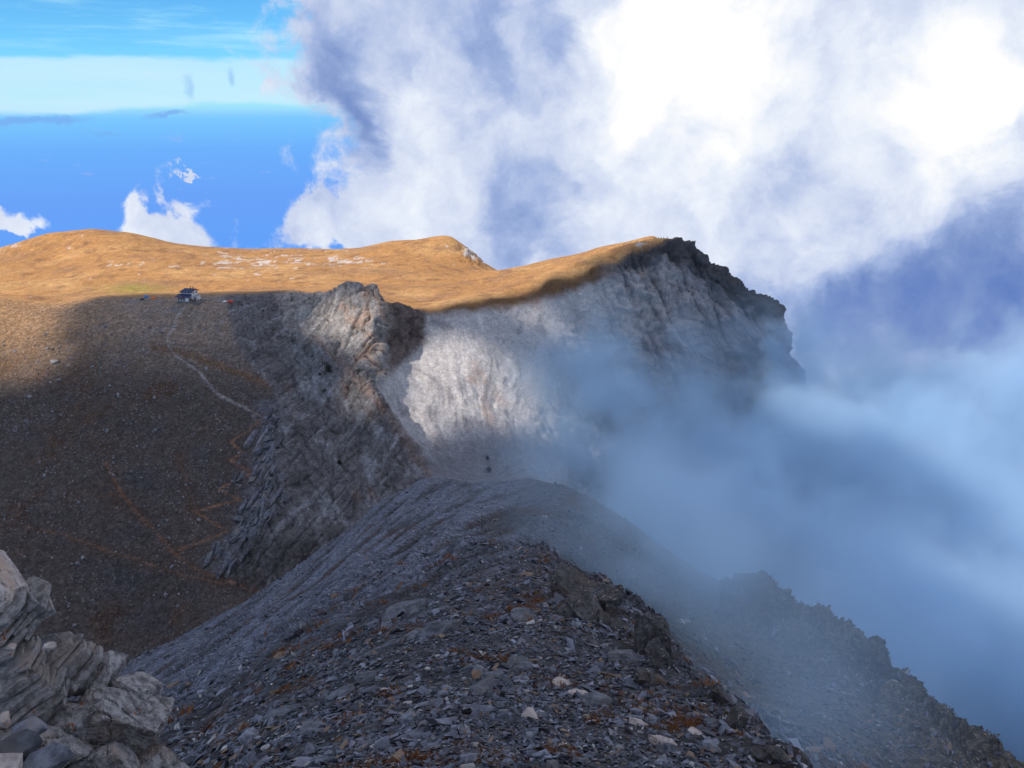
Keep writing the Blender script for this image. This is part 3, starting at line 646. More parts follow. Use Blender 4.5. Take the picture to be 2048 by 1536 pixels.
# ------------------------------------------------------------------ fog drifting over the bowl, the cliff and the right flank
def build_fog():
    me = bpy.data.meshes.new('fog'); o = obj('fog', me); o['kind'] = 'stuff'
    me.from_pydata([(-60, 60, -420), (760, 900, 80)], [], [])
    ng = bpy.data.node_groups.new('fog density', 'GeometryNodeTree')
    ng.interface.new_socket('Geometry', in_out='OUTPUT', socket_type='NodeSocketGeometry')
    t = NT(ng)
    outn = t.new('NodeGroupOutput'); vc = t.new('GeometryNodeVolumeCube')
    pos = t.new('GeometryNodeInputPosition').outputs[0]
    def G(u, v, Y, rx, ry, rz, w): return (tuple(P(u, v, Y)), (rx, ry, rz), w)
    wn = t.noise(pos, 0.012, 4.0, 0.55, 0.0, col=True)
    pw = t.vm('ADD', pos, t.vm('MULTIPLY', t.vm('SUBTRACT', wn, (0.5, 0.5, 0.5)), (52, 46, 48)))
    f = t.blobs(pw, [
        G(1600, 800, 530, 26, 35, 30, 0.8), G(1720, 960, 500, 50, 50, 45, 1.3), G(1350, 920, 470, 45, 40, 22, 0.5), G(1490, 930, 470, 45, 40, 32, 0.8),
        G(1240, 980, 415, 34, 35, 16, 0.45), G(1310, 1050, 330, 26, 60, 16, 0.9), G(1450, 1100, 330, 45, 60, 28, 1.1),
        G(1620, 1120, 380, 60, 80, 45, 1.4), G(1870, 1120, 420, 110, 110, 70, 1.7), G(2010, 850, 600, 120, 90, 60, 1.5), G(1930, 1340, 260, 80, 70, 40, 1.4), G(1760, 1240, 230, 30, 40, 18, 1.0)])
    veil = t.blobs(pw, [
        G(1330, 1215, 78, 13, 16, 9, 1.7), G(1440, 1335, 62, 11, 12, 7, 1.9), G(1560, 1445, 50, 10, 9, 6, 1.8), G(1400, 1235, 100, 15, 16, 9, 1.1), G(1260, 1100, 110, 13, 26, 9, 1.5), G(1240, 1040, 170, 16, 40, 12, 1.3), G(1350, 1110, 145, 16, 22, 10, 1.2), 
        G(1150, 800, 450, 30, 30, 26, 0.9), G(1240, 720, 515, 36, 30, 24, 1.1), G(1250, 880, 450, 50, 40, 30, 1.2), G(1490, 730, 545, 26, 20, 30, 0.6), G(1080, 930, 400, 24, 30, 16, 0.7), G(1380, 800, 530, 40, 20, 26, 0.9), G(1600, 700, 545, 24, 16, 26, 2.0), G(1665, 810, 530, 28, 20, 32, 2.2), G(1560, 660, 560, 14, 10, 16, 1.3), G(1340, 740, 545, 30, 18, 20, 0.7), G(1150, 700, 500, 22, 24, 18, 0.35)])
    n = t.noise(pw, 0.026, 6.0, 0.64)
    d = t.m('MULTIPLY', f, t.ss(t.m('MULTIPLY_ADD', t.m('SUBTRACT', n, 0.5), 4.4, f), 0.22, 1.15))
    # torn puffs inside the bank: sharp-edged where the turbulence is high
    n2 = t.noise(t.vm('MULTIPLY', pw, (1.0, 1.0, 0.75)), 0.020, 7.0, 0.66)
    puff = t.m('MULTIPLY', t.ss(t.m('MULTIPLY_ADD', t.m('SUBTRACT', t.m('MINIMUM', f, 1.2), 0.6), 0.16, n2), 0.50, 0.60), t.m('MINIMUM', f, 1.0))
    d = t.m('MULTIPLY_ADD', puff, 0.050, t.m('MULTIPLY', t.m('MINIMUM', d, 1.5), 0.010))
    d = t.m('MULTIPLY_ADD', t.m('MULTIPLY', veil, t.ss(n, 0.42, 0.62)), 0.046, d)
    t.l.new(d, vc.inputs['Density'])
    vc.inputs['Min'].default_value = (-60, 50, -420); vc.inputs['Max'].default_value = (760, 900, 80)
    vc.inputs['Resolution X'].default_value = 220; vc.inputs['Resolution Y'].default_value = 200; vc.inputs['Resolution Z'].default_value = 150
    sm = t.new('GeometryNodeSetMaterial')
    m = bpy.data.materials.new('fog'); m.use_nodes = True; mt = NT(m.node_tree); m.node_tree.nodes.clear()
    mo = mt.new('ShaderNodeOutputMaterial'); pv = mt.new('ShaderNodeVolumePrincipled')
    pv.inputs['Color'].default_value = (0.67, 0.845, 1.0, 1); pv.inputs['Density'].default_value = 1.0; pv.inputs['Anisotropy'].default_value = 0.2
    mt.l.new(pv.outputs[0], mo.inputs['Volume'])
    sm.inputs['Material'].default_value = m
    t.l.new(vc.outputs[0], sm.inputs['Geometry']); t.l.new(sm.outputs[0], outn.inputs[0])
    md = o.modifiers.new('density', 'NODES'); md.node_group = ng
    me.materials.append(m)
build_fog()

# ------------------------------------------------------------------ finding the built ground under a photo pixel
random.seed(11); RNG = np.random.RandomState(23)
BN = 2.0
_uu, _vv = to_px(F2); _R2 = np.linalg.norm(F2, axis=1)
_ok = np.where((_uu > -60) & (_uu < 2108) & (_vv > 400) & (_vv < 1600))[0]
_ok = _ok[np.argsort(-_R2[_ok])]
_gi = ((_uu[_ok] + 60) / BN).astype(int); _gj = ((_vv[_ok] - 400) / BN).astype(int)
LUT = np.full((int(2170 / BN) + 2, int(1200 / BN) + 2), -1, np.int64); LUT[_gi, _gj] = _ok
_vis = np.zeros(len(F2), bool)
def _nearest(i, j, k=3):
    blk = LUT[max(i - k, 0):i + k + 1, max(j - k, 0):j + k + 1].ravel(); blk = blk[blk >= 0]
    return blk
def gpt(u, v, Ymin=0.0, Ymax=1e9):
    i, j = int((u + 60) / BN), int((v - 400) / BN)
    for k in (1, 3, 6, 10):
        b = _nearest(i, j, k); b = b[(F2[b, 1] > Ymin) & (F2[b, 1] < Ymax)]
        if len(b):
            # front-most surface near this pixel
            d = (_uu[b] - u) ** 2 + (_vv[b] - v) ** 2 + (_R2[b] - _R2[b].min()) ** 2 * 4.0
            q_ = b[np.argmin(d)]; return F2[q_].astype(float), Nall[q_].astype(float)
    return P(u, v, Ymin + 1), np.array((0, 0, 1.0))
def mpp(p): return (p[1] * cp - p[2] * sp) / FPX       # metres per photo pixel at a point
def frame(n, fwd):
    n = n / np.linalg.norm(n); f = fwd - n * np.dot(fwd, n); f /= np.linalg.norm(f); r = np.cross(f, n)
    return Matrix(((r[0], f[0], n[0]), (r[1], f[1], n[1]), (r[2], f[2], n[2])))

# ------------------------------------------------------------------ materials for stones and things
def rock_mat(name, base, dark, warm, scale, lich=0.0, bump=0.8, dist=0.03, strata=None, rnd=0.0, use_col=False):
    m = bpy.data.materials.new(name); m.use_nodes = True; t = NT(m.node_tree)
    b = m.node_tree.nodes['Principled BSDF']; b.inputs['Roughness'].default_value = 0.9; b.inputs['Specular IOR Level'].default_value = 0.2
    pos = t.new('ShaderNodeNewGeometry').outputs['Position']
    n1 = t.noise(pos, scale, 6.0, 0.66); n2 = t.noise(pos, scale * 0.22, 4.0, 0.6); n3 = t.noise(pos, scale * 3.7, 4.0, 0.6)
    c = t.mix(t.ss(n1, 0.36, 0.64), (*dark, 1), (*base, 1))
    c = t.mix(t.m('MULTIPLY', t.ss(n2, 0.48, 0.70), 0.8), c, (*warm, 1))
    h = t.m('MULTIPLY_ADD', n3, 0.35, n1)
    if strata is not None:
        al = t.vm('DOT_PRODUCT', pos, tuple(strata), out=1)
        w = t.m('MULTIPLY_ADD', n2, 0.35 / scale, al)
        cv = t.new('ShaderNodeCombineXYZ'); t.put(cv.inputs[0], w)
        ls = t.noise(cv.outputs[0], scale * 7.0, 3.0, 0.7)
        c = t.mix(t.m('MULTIPLY', t.ss(ls, 0.50, 0.40), 0.55), c, (*[q * 0.45 for q in dark], 1))
        h = t.m('MULTIPLY_ADD', t.ss(ls, 0.38, 0.55), 0.9, h)
    if lich:
        l1 = t.noise(pos, scale * 0.9, 3.0, 0.6, 0.6)
        c = t.mix(t.m('MULTIPLY', t.ss(l1, 0.66, 0.72), lich), c, (0.36, 0.105, 0.03, 1))
        l2 = t.noise(t.vm('ADD', pos, (7.1, 3.3, 1.7)), scale * 1.6, 4.0, 0.6)
        c = t.mix(t.m('MULTIPLY', t.ss(l2, 0.60, 0.70), 0.6), c, (0.44, 0.42, 0.41, 1))
    if use_col:
        at = t.new('ShaderNodeAttribute'); at.attribute_name = 'Col'
        c = t.mix(1.0, c, at.outputs['Color'], 'MULTIPLY')
    if rnd:
        oi = t.new('ShaderNodeObjectInfo')
        c = t.vm('SCALE', c, t.m('MULTIPLY_ADD', oi.outputs['Random'], rnd, 1 - rnd * 0.5))
    t.l.new(c, b.inputs['Base Color'])
    bp = t.new('ShaderNodeBump'); bp.inputs['Strength'].default_value = bump; bp.inputs['Distance'].default_value = dist
    t.l.new(h, bp.inputs['Height']); t.l.new(bp.outputs[0], b.inputs['Normal'])
    return m
def plain(name, col, rough=0.7, metal=0.0, var=0.15, scale=3.0):
    m = bpy.data.materials.new(name); m.use_nodes = True; t = NT(m.node_tree)
    b = m.node_tree.nodes['Principled BSDF']; b.inputs['Roughness'].default_value = rough; b.inputs['Metallic'].default_value = metal
    pos = t.new('ShaderNodeNewGeometry').outputs['Position']
    n = t.noise(pos, scale, 4.0, 0.6)
    c = t.mix(t.m('MULTIPLY', n, 1.0), (*[q * (1 - var) for q in col], 1), (*[min(1, q * (1 + var)) for q in col], 1))
    t.l.new(c, b.inputs['Base Color']); return m
STR = np.array((0.45, -0.30, 0.84)); STR /= np.linalg.norm(STR)
M_OUT = rock_mat('laminated outcrop rock', (0.41, 0.375, 0.36), (0.18, 0.16, 0.15), (0.40, 0.31, 0.26), 9.0, 0.9, 1.0, 0.10)
M_MASS = rock_mat('massive lichen rock', (0.42, 0.385, 0.37), (0.16, 0.142, 0.135), (0.38, 0.29, 0.24), 9.0, 1.0, 1.0, 0.05)
M_PALE = rock_mat('pale boulder rock', (0.55, 0.47, 0.43), (0.33, 0.27, 0.245), (0.48, 0.33, 0.25), 7.0, 0.35, 0.8, 0.03)
M_CRAG = rock_mat('brown crag rock', (0.115, 0.105, 0.102), (0.048, 0.043, 0.043), (0.12, 0.09, 0.072), 2.6, 0.25, 1.0, 0.12)
M_BED = rock_mat('grey bedrock', (0.185, 0.186, 0.208), (0.085, 0.084, 0.095), (0.16, 0.13, 0.115), 2.6, 0.0, 0.9, 0.08)
M_STONE = rock_mat('slate stone', (0.185, 0.19, 0.22), (0.08, 0.08, 0.096), (0.20, 0.165, 0.145), 5.0, 0.0, 0.5, 0.02, None, 1.1)
M_SCREE = rock_mat('slate scree', (1.0, 1.0, 1.0), (0.62, 0.62, 0.62), (0.95, 0.82, 0.74), 4.0, 0.0, 0.4, 0.02, None, 0.0, True)
M_SLAB = rock_mat('blue grey slab', (0.165, 0.165, 0.19), (0.08, 0.08, 0.092), (0.24, 0.20, 0.18), 0.9, 0.0, 0.7, 0.2, None, 0.7)
M_BOULD = rock_mat('slope boulder', (0.27, 0.255, 0.265), (0.14, 0.13, 0.14), (0.32, 0.26, 0.23), 1.5, 0.0, 0.6, 0.1, None, 0.6)

# ------------------------------------------------------------------ stones
def shard(rs, flat=0.3, n=11, long=1.5):
    """small angular stone: hull of scattered points, unit size"""
    bm = bmesh.new()
    for k in range(n):
        a = 2 * math.pi * (k + rs.rand() * 0.8) / n; r = 0.5 * (0.72 + 0.4 * rs.rand())
        zt = (0.5 if k % 2 else -0.5) * flat * (0.7 + 0.5 * rs.rand())
        bm.verts.new((r * math.cos(a), r * math.sin(a) * long, zt))
    for k in range(2): bm.verts.new((rs.uniform(-.25, .25), rs.uniform(-.25, .25) * long, flat * rs.uniform(0.35, 0.6)))
    res = bmesh.ops.convex_hull(bm, input=bm.verts)
    junk = [e for e in res['geom_interior'] + res['geom_unused'] if isinstance(e, bmesh.types.BMVert)]
    bmesh.ops.delete(bm, geom=list(set(junk)), context='VERTS')
    bmesh.ops.triangulate(bm, faces=bm.faces); bmesh.ops.recalc_face_normals(bm, faces=bm.faces)
    v = np.array([q_.co for q_ in bm.verts]); bm.verts.index_update(); f = np.array([[q_.index for q_ in fc.verts] for fc in bm.faces]); bm.free()
    return v, f
_r3 = np.random.RandomState(5)
SH_FLAT = [shard(_r3, _r3.uniform(0.14, 0.30), 6, _r3.uniform(1.1, 2.0)) for _ in range(10)]
SH_BLOCK = [shard(_r3, _r3.uniform(0.5, 0.8), 7, _r3.uniform(1.0, 1.4)) for _ in range(8)]
def me_shard(vf, name, mat):
    me = mesh_np(name, vf[0], vf[1], 3); me.materials.append(mat); return me
def scatter_joined(name, pts, nrm, size, yaw, tilt, shapes, cols, mat, sink=0.25):
    Vs, Fs, Cs = [], [], []; base = 0
    kind = RNG.randint(0, len(shapes), len(pts))
    for k, (sv, sf) in enumerate(shapes):
        idx = np.where(kind == k)[0]
        if len(idx) == 0: continue
        n = nrm[idx] + RNG.normal(size=(len(idx), 3)) * tilt; n /= np.linalg.norm(n, axis=1)[:, None]
        f = np.stack([np.sin(yaw[idx]), np.cos(yaw[idx]), np.zeros(len(idx))], 1); f -= n * (f * n).sum(1)[:, None]; f /= np.linalg.norm(f, axis=1)[:, None]
        r = np.cross(f, n); s = size[idx][:, None, None] * np.stack([np.ones(len(idx)), np.ones(len(idx)), RNG.uniform(0.6, 1.6, len(idx))], 1)[:, None, :]
        loc = sv[None] * s
        w = loc[..., 0:1] * r[:, None] + loc[..., 1:2] * f[:, None] + loc[..., 2:3] * n[:, None] + (pts[idx] + nrm[idx] * (size[idx] * (0.12 - sink * 0.3))[:, None])[:, None]
        Vs.append(w.reshape(-1, 3)); Fs.append((sf[None] + (np.arange(len(idx)) * len(sv))[:, None, None]).reshape(-1, 3) + base); base += len(idx) * len(sv)
        Cs.append(np.repeat(cols[idx], len(sv), 0))
    me = mesh_np(name, np.concatenate(Vs), np.concatenate(Fs), 3); set_col(me, np.concatenate(Cs))
    o = obj(name, me, mat); o['kind'] = 'stuff'; return o
vis = np.unique(LUT[LUT >= 0])
rv = vis[Z_RIDGE[vis] & (_vv[vis] > 960) & (_vv[vis] < 1580) & (_uu[vis] > 150) & (_R2[vis] < 300)]
def stone_cols(n, warm):
    g = RNG.gamma(6, 1 / 6.0, n)[:, None] * np.array((0.146, 0.150, 0.182))[None]
    w = RNG.rand(n) < warm
    g[w] = RNG.uniform(0.6, 1.3, (w.sum(), 1)) * np.array((0.24, 0.165, 0.12))[None]
    p = RNG.rand(n) < 0.035; g[p] = RNG.uniform(0.7, 1.2, (p.sum(), 1)) * np.array((0.46, 0.43, 0.42))[None]
    return np.clip(g, 0.03, 0.7)
def yaw_of(n): return RNG.normal(0.35, 0.7, n)
# loose scree: too many to count
clump = fbm(F2[rv].astype(np.float32), 3.5, 3, 0.6, 201)
prob = np.clip(0.65 + 1.8 * clump, 0.04, 1.8); prob *= np.where(_R2[rv] < 110, 1.0, 0.55); prob *= np.where((F2[rv, 0] < -6) & (_R2[rv] > 60), 0.3, 1.0)
pick = RNG.choice(len(rv), 54000, p=prob / prob.sum()); pk = rv[pick]
px = np.exp(RNG.normal(math.log(4.0), 0.55, len(pk))) * np.where(_R2[pk] > 110, 0.72, 1.0) * np.interp(_vv[pk], [960, 1150, 1536], [0.7, 0.9, 1.45]) * np.exp(0.75 * fbm(F2[pk].astype(np.float32), 5.0, 3, 0.6, 215))
pos_ = F2[pk] + RNG.normal(size=(len(pk), 3)) * (cell[pk] * 0.7)[:, None]
scatter_joined('scree', pos_, Nall[pk], px * _R2[pk] / FPX, yaw_of(len(pk)), 0.35, SH_FLAT, stone_cols(len(pk), 0.10), M_SCREE)
# the same rubble goes on under and beside the camera
nv = np.where(Z_RIDGE & (_R2 > 4.5) & (_R2 < 22) & (_vv > 1540))[0]; nk = RNG.choice(nv, 5000)
scatter_joined('scree', F2[nk] + RNG.normal(size=(len(nk), 3)) * 0.05, Nall[nk], np.exp(RNG.normal(math.log(0.09), 0.5, len(nk))), yaw_of(len(nk)), 0.35, SH_FLAT, stone_cols(len(nk), 0.10), M_SCREE)
# single stones that stand out
MS = [me_shard(q_, 'slate_stone', M_STONE) for q_ in SH_FLAT + SH_BLOCK[:4]]
near_v = rv[(_vv[rv] > 1130) & (_uu[rv] < 1640) & (_R2[rv] < 75) & (_uu[rv] > 340)]
for k in range(280):
    i = RNG.choice(near_v); p, n = F2[i], Nall[i]
    s = np.clip(np.exp(RNG.normal(math.log(16), 0.35)), 11, 40) * np.interp(_vv[i], [1130, 1536], [0.75, 1.35]) * _R2[i] / FPX
    o = obj('slate_stone', MS[RNG.randint(len(MS))])
    nn = n + RNG.normal(size=3) * 0.28
    M3 = frame(nn, np.array((math.sin(0.4 + RNG.normal() * 0.6), 1.0, 0.0)))
    o.matrix_world = Matrix.Translation(Vector(p + n * s * 0.03)) @ M3.to_4x4() @ Matrix.Diagonal((s, s, s * RNG.uniform(0.8, 1.6), 1))
    tag(o, 'loose grey slate stone lying on the rubble of the foreground ridge', 'stone', 'slate stones on the foreground ridge')

# big broken rocks, shaped from a ball: blocky, layered, chipped
def rock_mesh(name, seed, mat, sub=4, strata=STR, block=4.0, lay=7.0, layamp=0.09, rough=0.22, spread=(1, 1, 1)):
    bm = bmesh.new(); bmesh.ops.create_icosphere(bm, subdivisions=sub, radius=1.0)
    v = np.array([q_.co for q_ in bm.verts]); bm.verts.index_update(); f = np.array([[q_.index for q_ in fc.verts] for fc in bm.faces]); bm.free()
    rs = np.random.RandomState(seed)
    ax = np.linalg.qr(rs.normal(size=(3, 3)))[0]
    # chop by random planes for flat broken faces
    d = v.copy()
    for _ in range(13):
        n = rs.normal(size=3); n /= np.linalg.norm(n); h = rs.uniform(0.38, 0.78)
        ex = np.maximum(d @ n - h, 0); d = d - ex[:, None] * n[None] * 0.96
    d /= np.abs(d).max(0)
    o = rs.uniform(-50, 50)
    lo = fbm((d * 1.0 + o).astype(np.float32), 0.9, 3, 0.5); hi = fbm((d + o).astype(np.float32), 0.24, 5 if sub > 4 else 3, 0.72, 9.0, True)
    cr_ = np.abs(perlin((d * 2.1 + o).astype(np.float32)))
    r = 1 + 0.05 * lo + rough * 0.30 * hi - 0.10 * sstep(cr_, 0.07, 0.0)
    if layamp:
        hgt = (d * np.array(spread)) @ strata * lay + 0.8 * fbm((d + o).astype(np.float32), 0.8, 3, 0.5, 4.0)
        fr = np.mod(hgt, 1.0); amp = 0.5 + fbm(np.stack([np.floor(hgt) * 3.7 + o, d[:, 0] * 1.5, d[:, 1] * 1.5], 1).astype(np.float32), 1.0, 2)
        r += layamp * (amp * sstep(fr, 0.05, 0.25) * (1.1 - 0.5 * fr) - 0.4)
    me = mesh_np(name, d * r[:, None], f, 3); me.materials.append(mat)
    return me
def put_rock(name, seed, mat, u, v, Y, hu, hv, hd, roll=0.0, parent=None, sub=4, yaw=0.0, **kw):
    """rock of half-size hu x hv photo pixels (and depth hd) centred on a pixel at distance Y"""
    p = P(u, v, Y); k = mpp(p)
    me = rock_mesh(name, seed, mat, sub, spread=(hu * k, hd * k, hv * k), **kw)
    # bake scale so strata stay straight
    co = np.empty(len(me.vertices) * 3, np.float32); me.vertices.foreach_get('co', co); co = co.reshape(-1, 3) * np.array((hu * k, hd * k, hv * k), np.float32)
    c, s = math.cos(roll), math.sin(roll); x, z = co[:, 0].copy(), co[:, 2].copy(); co[:, 0] = c * x - s * z; co[:, 2] = s * x + c * z
    c, s = math.cos(yaw), math.sin(yaw); x, y = co[:, 0].copy(), co[:, 1].copy(); co[:, 0] = c * x - s * y; co[:, 1] = s * x + c * y
    me.vertices.foreach_set('co', co.ravel()); me.update()
    o = obj(name, me, None, parent); o.location = p if parent is None else p - np.array(parent.location)
    return o

def plate_block(name, seed, mat, u, v, Y, hu, hv, hd, dip, parent, th=(4, 17)):
    """laminated block: a pile of thin broken plates, dipping by 'dip' in the picture and a little towards the viewer"""
    rs = np.random.RandomState(seed); p = P(u, v, Y); k = mpp(p); M = 9; a0 = np.sort(np.linspace(0, 2 * math.pi, M, endpoint=False) + rs.uniform(-0.25, 0.25, M)); g0 = rs.uniform(0.72, 1.15, M)
    ny = np.array((-math.sin(dip), -0.28, math.cos(dip))); ny /= np.linalg.norm(ny)
    ax = np.array((math.cos(dip), 0.0, math.sin(dip))); ay = np.cross(ny, ax)
    H = hv * k; h = -H; Vs, Fs = [], []; base = 0
    n0, ax0, ay0 = ny, ax, ay
    while h < H:
        ny = n0 + rs.normal(size=3) * 0.07; ny /= np.linalg.norm(ny); ax = ax0 - ny * np.dot(ax0, ny); ax /= np.linalg.norm(ax); ay = np.cross(ny, ax)
        t_ = rs.uniform(*th) * k; f = math.sqrt(max(0.12, 1 - (h / H) ** 2 * 0.8))
        a = a0 + rs.uniform(-0.16, 0.16, M)
        rad = f * g0 * rs.uniform(0.86, 1.10, M) * rs.uniform(0.85, 1.06)
        ctr = ax * rs.normal() * hu * k * 0.11 + ay * rs.normal() * hd * k * 0.08 + n0 * h
        warp = 0.10 * H * np.sin(a * 2 + seed) * 0.3
        for lev, sc in ((0.0, 0.985), (0.10, 1.0), (0.90, 0.995), (1.0, 0.965)):
            jz = rs.normal(size=M) * t_ * 0.06
            Vs.append(ctr[None] + ax[None] * (rad * sc * hu * k * np.cos(a))[:, None] + ay[None] * (rad * sc * hd * k * np.sin(a))[:, None] + ny[None] * (lev * t_ * 0.93 + warp + jz)[:, None])
        Vs.append((ctr + ny * t_ * 0.95)[None]); Vs.append(ctr[None])
        i = np.arange(M); j = (i + 1) % M
        for L in range(3): Fs += [np.stack([base + L * M + i, base + L * M + j, base + (L + 1) * M + j], 1), np.stack([base + L * M + i, base + (L + 1) * M + j, base + (L + 1) * M + i], 1)]
        Fs += [np.stack([base + 3 * M + i, base + 3 * M + j, np.full(M, base + 4 * M)], 1), np.stack([base + j, base + i, np.full(M, base + 4 * M + 1)], 1)]
        base += 4 * M + 2; h += t_ * rs.uniform(0.86, 1.0)
    me = mesh_np(name, np.concatenate(Vs), np.concatenate(Fs), 3); me.materials.append(mat)
    o = obj(name, me, None, parent); o.location = p - np.array(parent.location) if parent is not None else p
    return o
# foreground outcrop at lower left
root = obj('rock_outcrop', None); root.location = P(150, 1500, 9.5)
tag(root, 'layered brown rock outcrop with orange lichen filling the lower left corner', 'rock outcrop')
OB = [('boulder', M_PALE, -12, 1165, 9.6, 96, 66, 84, -0.55, 0, 'pale pinkish boulder capping the outcrop'),
      ('rock_block', M_OUT, 30, 1236, 9.45, 84, 34, 80, 0.30, 1, None), ('rock_block', M_OUT, -30, 1262, 9.2, 94, 60, 80, 0.22, 1, None), ('rock_block', M_OUT, 126, 1335, 9.45, 70, 60, 76, 0.36, 1, None), ('rock_block', M_OUT, 20, 1330, 9.1, 90, 60, 80, 0.28, 1, None),
      ('rock_block', M_OUT, 48, 1392, 8.9, 96, 62, 84, 0.22, 1, None), ('rock_block', M_MASS, 196, 1352, 9.7, 40, 50, 56, -0.5, 0, None), ('rock_block', M_MASS, 248, 1464, 9.3, 106, 100, 100, -0.35, 0, None), ('rock_block', M_MASS, 128, 1452, 8.95, 100, 70, 90, -0.55, 0, None),
      ('rock_block', M_MASS, 70, 1500, 8.5, 110, 60, 90, -0.35, 0, None), ('rock_block', M_MASS, 205, 1530, 8.7, 66, 50, 60, -0.5, 0, None), ('rock_block', M_MASS, 296, 1550, 9.1, 80, 64, 80, -0.2, 0, None), ('rock_block', M_OUT, -70, 1440, 8.9, 90, 100, 90, 0.25, 1, None), ('rock_block', M_MASS, 262, 1388, 9.55, 50, 34, 50, -0.4, 0, None)]
for k, (nm, mt, u, v, Y, hu, hv, hd, roll, lam, lab) in enumerate(OB):
    if lam: o = plate_block(nm, 300 + k, mt, u, v, Y, hu, hv, hd, roll, root)
    else: o = put_rock(nm, 300 + k, mt, u, v, Y, hu, hv, hd, roll, root, 6 if hu > 60 else 5, layamp=0.03, lay=9.0, rough=0.34)
    if lab: o['label'] = lab
for k, (u, v, Y, hu, hv, hd, roll, mt, lab) in enumerate([
        (34, 1496, 7.9, 42, 17, 36, -0.12, M_STONE, 'bluish flat slab with orange edge on the outcrop in the lower left corner'),
        (92, 1528, 7.7, 52, 16, 36, -0.30, M_STONE, 'dark grey slab at the bottom edge below the bluish slab'),
        (60, 1458, 8.2, 34, 11, 26, -0.15, M_STONE, 'thin pale slab lying above the bluish flat slab'),
        (22, 1297, 8.9, 9, 13, 9, 0.5, M_PALE, 'small white stone perched on the outcrop below the pale boulder'),
        (8, 1440, 8.3, 12, 14, 14, 0.2, M_PALE, 'small whitish stone at the left edge beside the thin pale slab'),
        (100, 1292, 8.9, 13, 6, 10, 0.1, M_PALE, 'small tan stone lodged in the crack of the outcrop'),
        (10, 1530, 7.6, 34, 12, 26, 0.1, M_PALE, 'pale slab in the bottom left corner of the photo')]):
    p = P(u, v, Y); k_ = mpp(p); rs_ = np.random.RandomState(360 + k); sv_, sf_ = shard(rs_, 0.5, 17, 1.0)
    me = mesh_np('stone', sv_ * 2 * np.array((hu * k_, hd * k_, hv * k_ * 1.3)), sf_, 3); me.materials.append(mt); o = obj('stone', me); o.location = p; o.rotation_euler = (0.25, roll, 0.3)
    tag(o, lab, 'stone')

# crags along the broken right edge of the ridge and bedrock showing through the rubble
CR = [(1150, 1182, 1.00, 44, 34, 50, -0.3, M_CRAG, 'brown crag at the top of the broken ridge edge, left of the dark knob'), (1205, 1208, 0.985, 30, 32, 36, -0.2, M_CRAG, 'dark rounded rock knob standing out against the fog'),
      (1180, 1225, 0.99, 40, 22, 40, -0.4, M_CRAG, 'low brown rock at the foot of the dark rounded knob'),
      (1298, 1290, 0.99, 34, 46, 46, -0.6, M_CRAG, 'large split crag with a dark cleft halfway down the ridge edge'), (1322, 1322, 0.985, 22, 36, 30, 0.1, M_CRAG, 'tan rock face hanging below the large split crag'), (1286, 1352, 0.985, 18, 22, 24, 0.2, M_CRAG, 'small upright rock leaning below the large split crag'),
      (1442, 1394, 0.99, 18, 22, 22, -0.2, M_CRAG, 'dark crag on the ridge edge above the reddish rock'), (1474, 1440, 0.99, 14, 26, 22, -0.2, M_CRAG, 'reddish upright rock on the lower ridge edge'), (1555, 1505, 0.99, 34, 10, 20, -0.6, M_CRAG, 'long dark rock on the ridge edge near the bottom'),
      (1240, 1180, 1.01, 8, 7, 10, 0.0, M_CRAG, 'small rock beside the dark rounded knob')]
for k, (u, v, s, hu, hv, hd, roll, mt, lab) in enumerate(CR):
    p, n = gpt(u - 6, v + 8, 10, 90)
    o = put_rock('crag', 400 + k, mt, u, v, p[1] * s, hu * 1.25, hv * 1.25, hd * 1.2, roll, None, 5, layamp=0.05, lay=2.6, rough=0.34)
    tag(o, lab, 'crag')
    k_ = mpp(p); c0 = np.array(o.location); rs_ = np.random.RandomState(700 + k)
    for q_ in range(5 if hu > 25 else 3):
        me = rock_mesh('rock_block', 720 + 9 * k + q_, mt, 4, layamp=0.03, lay=3.0, rough=0.3); co = np.empty(len(me.vertices) * 3, np.float32); me.vertices.foreach_get('co', co)
        sz = np.array((hu, hd, hv)) * k_ * rs_.uniform(0.35, 0.75, 3); me.vertices.foreach_set('co', (co.reshape(-1, 3) * sz).astype(np.float32).ravel()); me.update()
        b_ = obj('rock_block', me, None, o); b_.location = rs_.uniform(-1, 1, 3) * np.array((hu * 1.3, hd * 0.8, hv * 0.7)) * k_ + np.array((-0.3 * hu * k_, 0, -0.45 * hv * k_)); b_.rotation_euler = rs_.uniform(-0.5, 0.5, 3)
